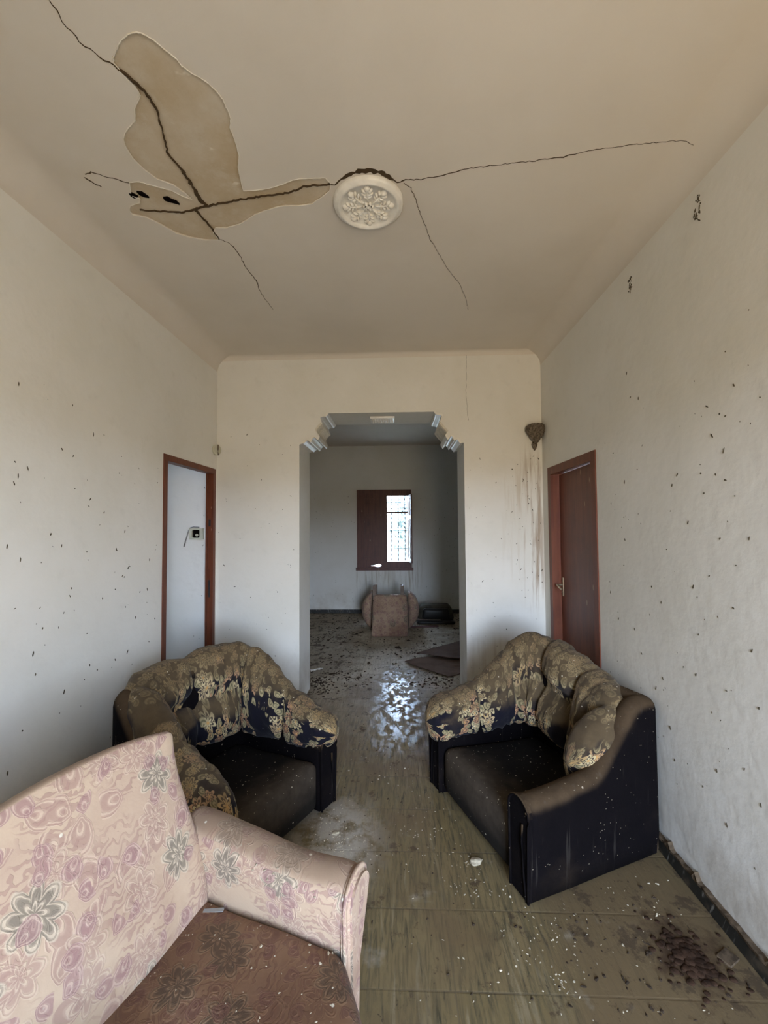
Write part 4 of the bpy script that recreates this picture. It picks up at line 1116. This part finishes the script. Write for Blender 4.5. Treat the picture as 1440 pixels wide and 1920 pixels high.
# overturned pink armchair in the far room ------------------------
oc = empty('overturned_armchair', (-.15, 6.15, 0), 0)
tag(oc, 'faded pink armchair lying upside down below the far window', 'armchair')
def lean_fn(p, u):
    p = Vector(p); p.y += .22*(p.z/.56); w = 1 + .09*(.5 - p.z/.56); p.x *= w
    p += Vector((noise.noise(p*4)*.010, noise.noise(p*5)*.01, 0)); return p
bm = soft_box((-.262, -.21, .0), (.262, -.10, .565), .040, 16, (0, .018, 0), lean_fn); bm_link('backrest', bm, 'pink_far', oc, sm=True, uv=True)
bm = soft_box((-.26, -.02, .34), (.26, .50, .475), .03, 10, (0, 0, .01)); bm_link('seat', bm, 'pink_far', oc, sm=True, uv=True)
for s in (-1, 1):
    def arm_fn(p, u, s=s):
        p = Vector(p); t = p.z/.56
        bul = sin(pi*min(1, max(0, 1.05-t)))**.8 if t < 1.04 else 0
        p.x = s*(.268 + (abs(p.x)-.268)*(.15 + .78*bul)); 
        p.y += .06*(1-t)
        p += Vector((noise.noise(p*5)*.012, 0, noise.noise(p*6)*.008)); return p
    lo, hi = ((.268, .12, .015), (.46, .50, .575)) if s > 0 else ((-.46, .12, .015), (-.268, .50, .575))
    bm = soft_box(lo, hi, .07, 14, (0, .02, 0), arm_fn); bm_link('arm', bm, 'pink_far', oc, sm=True, uv=True)
for x in (-.235, .185):
    for y in (.06, .44):
        bm = bmesh.new(); add_box(bm, (x-.026, y-.02, .48), (x+.026, y+.02, .70 if y < .2 else .66), .004); l_ = bm_link('leg', bm, 'leg', oc)
box('bottom_lining', (-.255, .0, .480), (.255, .49, .490), 'grit', oc)

# black padded seat lying beside it
bs = empty('black_padded_seat', (.585, 6.80, 0), 0); tag(bs, 'black vinyl chair seat lying on the floor right of the overturned armchair', 'chair seat')
def tub_fn(p, u):
    p = Vector(p); k = .06*smst(.05, .30, p.z); p.x *= 1 - k*2.2; return p
bm = soft_box((-.30, -.02, .02), (.30, .30, .285), .075, 14, (0, 0, .01), tub_fn); bm_link('shell', bm, 'olive', bs, sm=True)
bm = soft_box((-.235, -.055, .075), (.235, .02, .245), .03, 12, (0, .015, 0), tub_fn); bm_link('pad', bm, 'black', bs, sm=True)
bm = soft_box((-.31, -.10, .0), (.30, .10, .055), .02, 8); bm_link('rim', bm, 'black', bs, sm=True)
for i, (x0, y0, x1, y1, z, lb) in enumerate(((.16, 6.62, .66, 6.60, .030, 'upper thin dark wooden slat on the floor before the black seat'), (.13, 6.52, .60, 6.56, .0, 'lower thin dark wooden slat lying flat before the black seat'))):
    L = math.dist((x0, y0), (x1, y1)); bm = bmesh.new(); add_box(bm, (-L/2, -.03, 0), (L/2, .03, .016), .002)
    o = bm_link('wooden_slat', bm, 'leg' if i == 0 else 'wood_d'); o.location = ((x0+x1)/2, (y0+y1)/2, z + (.028 if i == 0 else .002)); o.rotation_euler = (0, 0, math.atan2(y1-y0, x1-x0))
    if i == 0: o.location.z = .060
    tag(o, lb, 'wooden slat', 'slats before the black seat')
ob['wooden_slat'].location.z = .056; ob['wooden_slat'].location.y = 6.79

# cardboard sheets -------------------------------------------------
def sheet(name, ring, z, mat, label, bend, seed):
    me = plate(ring, [], .005); bm = bmesh.new(); bm.from_mesh(me)
    bmesh.ops.triangulate(bm, faces=[f for f in bm.faces if len(f.verts) > 4])
    bmesh.ops.subdivide_edges(bm, edges=bm.edges[:], cuts=5, use_grid_fill=True)
    for v in bm.verts: v.co.z += z + bend(v.co.x, v.co.y)
    o = bm_link(name, bm, mat, sm=False); tag(o, label, 'cardboard', 'cardboard sheets past the arch'); return o
sheet('cardboard_sheet', [(.049, 4.837), (.15, 4.70), (.30, 4.56), (.506, 4.373), (.63, 4.47), (.95, 4.75), (1.0, 5.15), (.72, 5.18), (.45, 5.04), (.2, 4.97)], .004, 'cardboard', 'nearer brown cardboard sheet on the floor just past the arch', lambda x, y: .012*smst(.35, .0, x) + .01*abs(sin(x*5)), 1)
sheet('cardboard_sheet', [(.195, 5.074), (.40, 4.97), (.557, 4.90), (.80, 4.90), (1.05, 5.05), (1.2, 5.6), (.85, 5.72), (.62, 5.50), (.436, 5.314)], .030, 'cardboard_d', 'farther brown cardboard sheet overlapping the nearer one', lambda x, y: .010*sin(x*6) + .012*smst(5.1, 4.9, y), 2)

# ================================================================ DEBRIS
rg = random.Random(11)
def occupied(x, y):
    for (o, hw, hd) in ((rc, CW/2, CD/2), (lc, CW/2, CD/2)):
        a = o.rotation_euler.z; dx, dy = x-o.location.x, y-o.location.y
        lx, ly = dx*cos(a)+dy*sin(a), -dx*sin(a)+dy*cos(a)
        if abs(lx) < hw+.0 and abs(ly) < hd+.0: return True
    return False
pts = []
while len(pts) < 300:
    x, y = rg.uniform(-.45, 1.2), rg.uniform(.95, 3.6)
    if occupied(x, y) or (x < .0 and y < 1.7): continue
    if noise.noise(Vector((x*3.2, y*3.2, 3))) < rg.uniform(-.3, .5): continue
    pts.append((x, y, 0, rg.uniform(.0015, .0036) if rg.random() < .93 else rg.uniform(.004, .007)))
for cx, cy, n_, sp_ in ((-.30, 2.08, 120, .075), (-.42, 2.28, 40, .05), (-.27, 1.85, 40, .05), (.34, 2.02, 22, .03), (.30, 1.86, 30, .05), (.52, 1.62, 34, .08), (.55, 1.50, 20, .02), (.62, 1.72, 40, .10), (.95, 1.72, 25, .10), (.09, 2.2, 20, .06)):
    for _ in range(n_):
        x, y = rg.gauss(cx, sp_), rg.gauss(cy, sp_)
        if occupied(x, y): continue
        pts.append((x, y, 0, rg.uniform(.0012, .0042)))
crumbs('plaster_crumbs', pts, 'chip', 'pale plaster crumbs scattered over the tiled floor', 'debris', seed=2)
pts = []
while len(pts) < 620:
    x, y = rg.uniform(-1.6, 1.2), rg.uniform(4.1, 7.4)
    if noise.noise(Vector((x*1.6, y*1.6, 9))) < rg.uniform(-.45, .35): continue
    if -.5 < x < .2 and 5.9 < y: continue
    pts.append((x, y, 0, rg.uniform(.005, .016) if rg.random() < .93 else rg.uniform(.016, .028)))
for cx, cy, n_, sx, sy in ((-.85, 4.22, 150, .07, .10), (-.75, 4.0, 50, .07, .08), (-.62, 4.35, 90, .16, .13), (.40, 4.28, 60, .10, .07), (.2, 4.15, 30, .2, .1), (-1.35, 5.9, 20, .1, .1)):
    for _ in range(n_): pts.append((rg.gauss(cx, sx), rg.gauss(cy, sy), 0, rg.uniform(.004, .013)))
crumbs('dark_litter', [p for p in pts if p[0] > -2.3 and (p[1] > 4.10 or -.87 < p[0] < .55)], 'grit', 'dark dry litter scattered over the far room floor', 'debris', seed=6, flat=.35)
pts = []
while len(pts) < 190:
    x, y = rg.uniform(-.4, 1.2), rg.uniform(.95, 3.6)
    if occupied(x, y) or (x < .0 and y < 1.7): continue
    pts.append((x, y, 0, rg.uniform(.002, .006)))
for _ in range(60): 
    x, y = rg.gauss(.8, .25), rg.gauss(1.62, .16)
    if not occupied(x, y) and x < 1.23: pts.append((x, y, 0, rg.uniform(.003, .009)))
crumbs('dark_crumbs', pts, 'grit', 'small dark crumbs of mud scattered on the near floor', 'debris', seed=7)
# droppings mound by the right wall
bm = bmesh.new(); rg2 = random.Random(4)
for i in range(230):
    a, r = rg2.random()*6.28, abs(rg2.gauss(0, .062)); s = rg2.uniform(.004, .013)*(1.3 - r*4 if r < .2 else .4)
    if s < .004: s = .005
    bmesh.ops.create_icosphere(bm, subdivisions=2, radius=s, matrix=Matrix.Translation((cos(a)*r, sin(a)*r*1.15, s*.25)) @ Matrix.Diagonal((1.3, 1.1, .35, 1)))
for v in bm.verts: v.co += v.co.normalized()*noise.noise(v.co*60)*.006; v.co.z = max(v.co.z, 0)
mnd = bm_link('droppings_mound', bm, mat_plain('dark_droppings', (.055, .030, .018), .95, .1, .6, 40), sm=True); mnd.location = (1.05, 1.60, 0)
tag(mnd, 'dark reddish brown mound of droppings on the floor by the right wall', 'droppings', kind='stuff')
# plaster lumps
def lump(name, loc, s, seed, label, mat='chip', sc=(1, .8, .5), cat='plaster lump'):
    bm = bmesh.new(); bmesh.ops.create_icosphere(bm, subdivisions=3, radius=s)
    for v in bm.verts:
        v.co += v.co.normalized()*(noise.noise(v.co*(1.1/s) + Vector((seed, 0, 0)))*s*.5); v.co = Vector((v.co.x*sc[0], v.co.y*sc[1], max(v.co.z*sc[2], -s*.2)+s*.2))
    o = bm_link(name, bm, mat, sm=False); o.location = loc; tag(o, label, cat); return o
lump('plaster_lump', (.345, 2.005, 0), .026, 1, 'crumbled pale plaster lump on the floor in front of the right navy armchair')
lump('plaster_lump', (-.345, 2.17, 0), .014, 5, 'small white angular plaster chip in front of the left navy armchair', sc=(1.2, .9, .4))
lump('mud_clod', (-.03, 5.42, 0), .035, 7, 'dark round clod on the far room floor in front of the overturned armchair', 'grit', cat='clod')
lump('mud_clod', (-1.28, 5.28, 0), .05, 8, 'dark flat clod at the left side of the far room floor', 'grit', (1.8, .8, .4), cat='clod')
lump('mud_clod', (-1.13, 4.78, 0), .028, 9, 'small black clod by the left jamb of the arch', 'grit', cat='clod')
# torn paper scrap beyond the arch
bm = bmesh.new(); vs = [[bm.verts.new((-.07+.14*i/6, (-.02+.04*j/2)*(1+.3*sin(i*2)), .006 + .012*abs(sin(i*1.7+j)))) for j in range(3)] for i in range(7)]
for A, B in zip(vs, vs[1:]):
    for j in range(2): bm.faces.new((A[j], A[j+1], B[j+1], B[j]))
pp = bm_link('paper_scrap', bm, 'rim', sm=False); pp.location = (-.93, 4.57, .0); pp.rotation_euler = (0, 0, .55)
sd = pp.modifiers.new('thickness', 'SOLIDIFY'); sd.thickness = .001
tag(pp, 'crumpled pale paper scrap on the far floor near the left jamb', 'paper scrap')
# crumbs lying on the pink armchair
def on_pink(lx, ly, z, s):
    a = pc.rotation_euler.z; return (pc.location.x + lx*cos(a) - ly*sin(a), pc.location.y + lx*sin(a) + ly*cos(a), z, s)
def drop_on(obs, n, seed, region, smin, smax, need=.25):
    """rest crumbs on real surfaces by casting straight down"""
    dg = bpy.context.evaluated_depsgraph_get(); dg.update(); rg = random.Random(seed); out = []; tries = 0
    while len(out) < n and tries < n*30:
        tries += 1; x, y = region(rg)
        best = None
        for o in obs:
            mi = o.matrix_world.inverted(); a = mi @ Vector((x, y, 2)); d = mi.to_3x3() @ Vector((0, 0, -1))
            hit, loc, nrm, _ = o.ray_cast(a, d)
            if hit:
                w = o.matrix_world @ loc; nn = (o.matrix_world.to_3x3() @ nrm).normalized()
                if best is None or w.z > best[0].z: best = (w, nn)
        if best and best[1].z > need and best[0].z > .15: out.append((x, y, best[0].z - .0006, rg.uniform(smin, smax)))
    return out
bpy.context.view_layer.update()
pk = [o for o in pc.children if o.type == 'MESH' and o.name.split('.')[0] in ('backrest', 'arm', 'seat_cushion', 'arm_front_panel')]
def reg_pink(r):
    q = on_pink(r.uniform(-.18, IW), r.uniform(-.22, .58), 0, 0); return q[0], q[1]
def reg_crease(r):
    q = on_pink(r.uniform(.004, .03) if r.random() < .7 else r.uniform(0, .1), r.uniform(.10, .47), 0, 0); return q[0], q[1]
pts = drop_on(pk, 150, 3, reg_pink, .0012, .0030) + drop_on(pk, 26, 4, reg_crease, .002, .0055)
crumbs('plaster_crumbs', pts, 'chip', 'pale crumbs fallen on the pink armchair', 'debris', seed=9)
for o_, sd_, lb in ((rc, 21, 'pale crumbs fallen on the right navy armchair'), (lc, 22, 'pale crumbs fallen on the left navy armchair')):
    obs = [o for o in o_.children if o.type == 'MESH']
    def reg(r, o_=o_):
        a = o_.rotation_euler.z; lx, ly = r.uniform(-CW/2, CW/2), r.uniform(-CD/2, CD/2)
        return o_.location.x + lx*cos(a) - ly*sin(a), o_.location.y + lx*sin(a) + ly*cos(a)
    crumbs('plaster_crumbs', drop_on(obs, 150, sd_, reg, .0012, .0032), 'chip', lb, 'debris', seed=sd_)
# thin glass sliver in the seat corner
gx, gy, _, _ = on_pink(.035, .045, 0, 0)
pq = drop_on(pk, 1, 1, lambda r: (gx, gy), .01, .01, .0)
bm = bmesh.new(); add_box(bm, (-.030, -.006, 0), (.030, .006, .0025)); sl = bm_link('glass_sliver', bm, 'cable'); sl.location = (gx, gy, (pq[0][2] if pq else .43) + .001); sl.rotation_euler = (0, 0, .1)
tag(sl, 'thin grey sliver lying in the back corner of the pink armchair seat', 'sliver')

tc_ = box('tile_fragment', (-.03, -.022, 0), (.03, .022, .008), 'mud'); tc_.location = (1.185, 1.60, 0); tc_.rotation_euler = (0, 0, .5)
tag(tc_, 'small square dusty tile fragment against the right skirting', 'tile fragment')
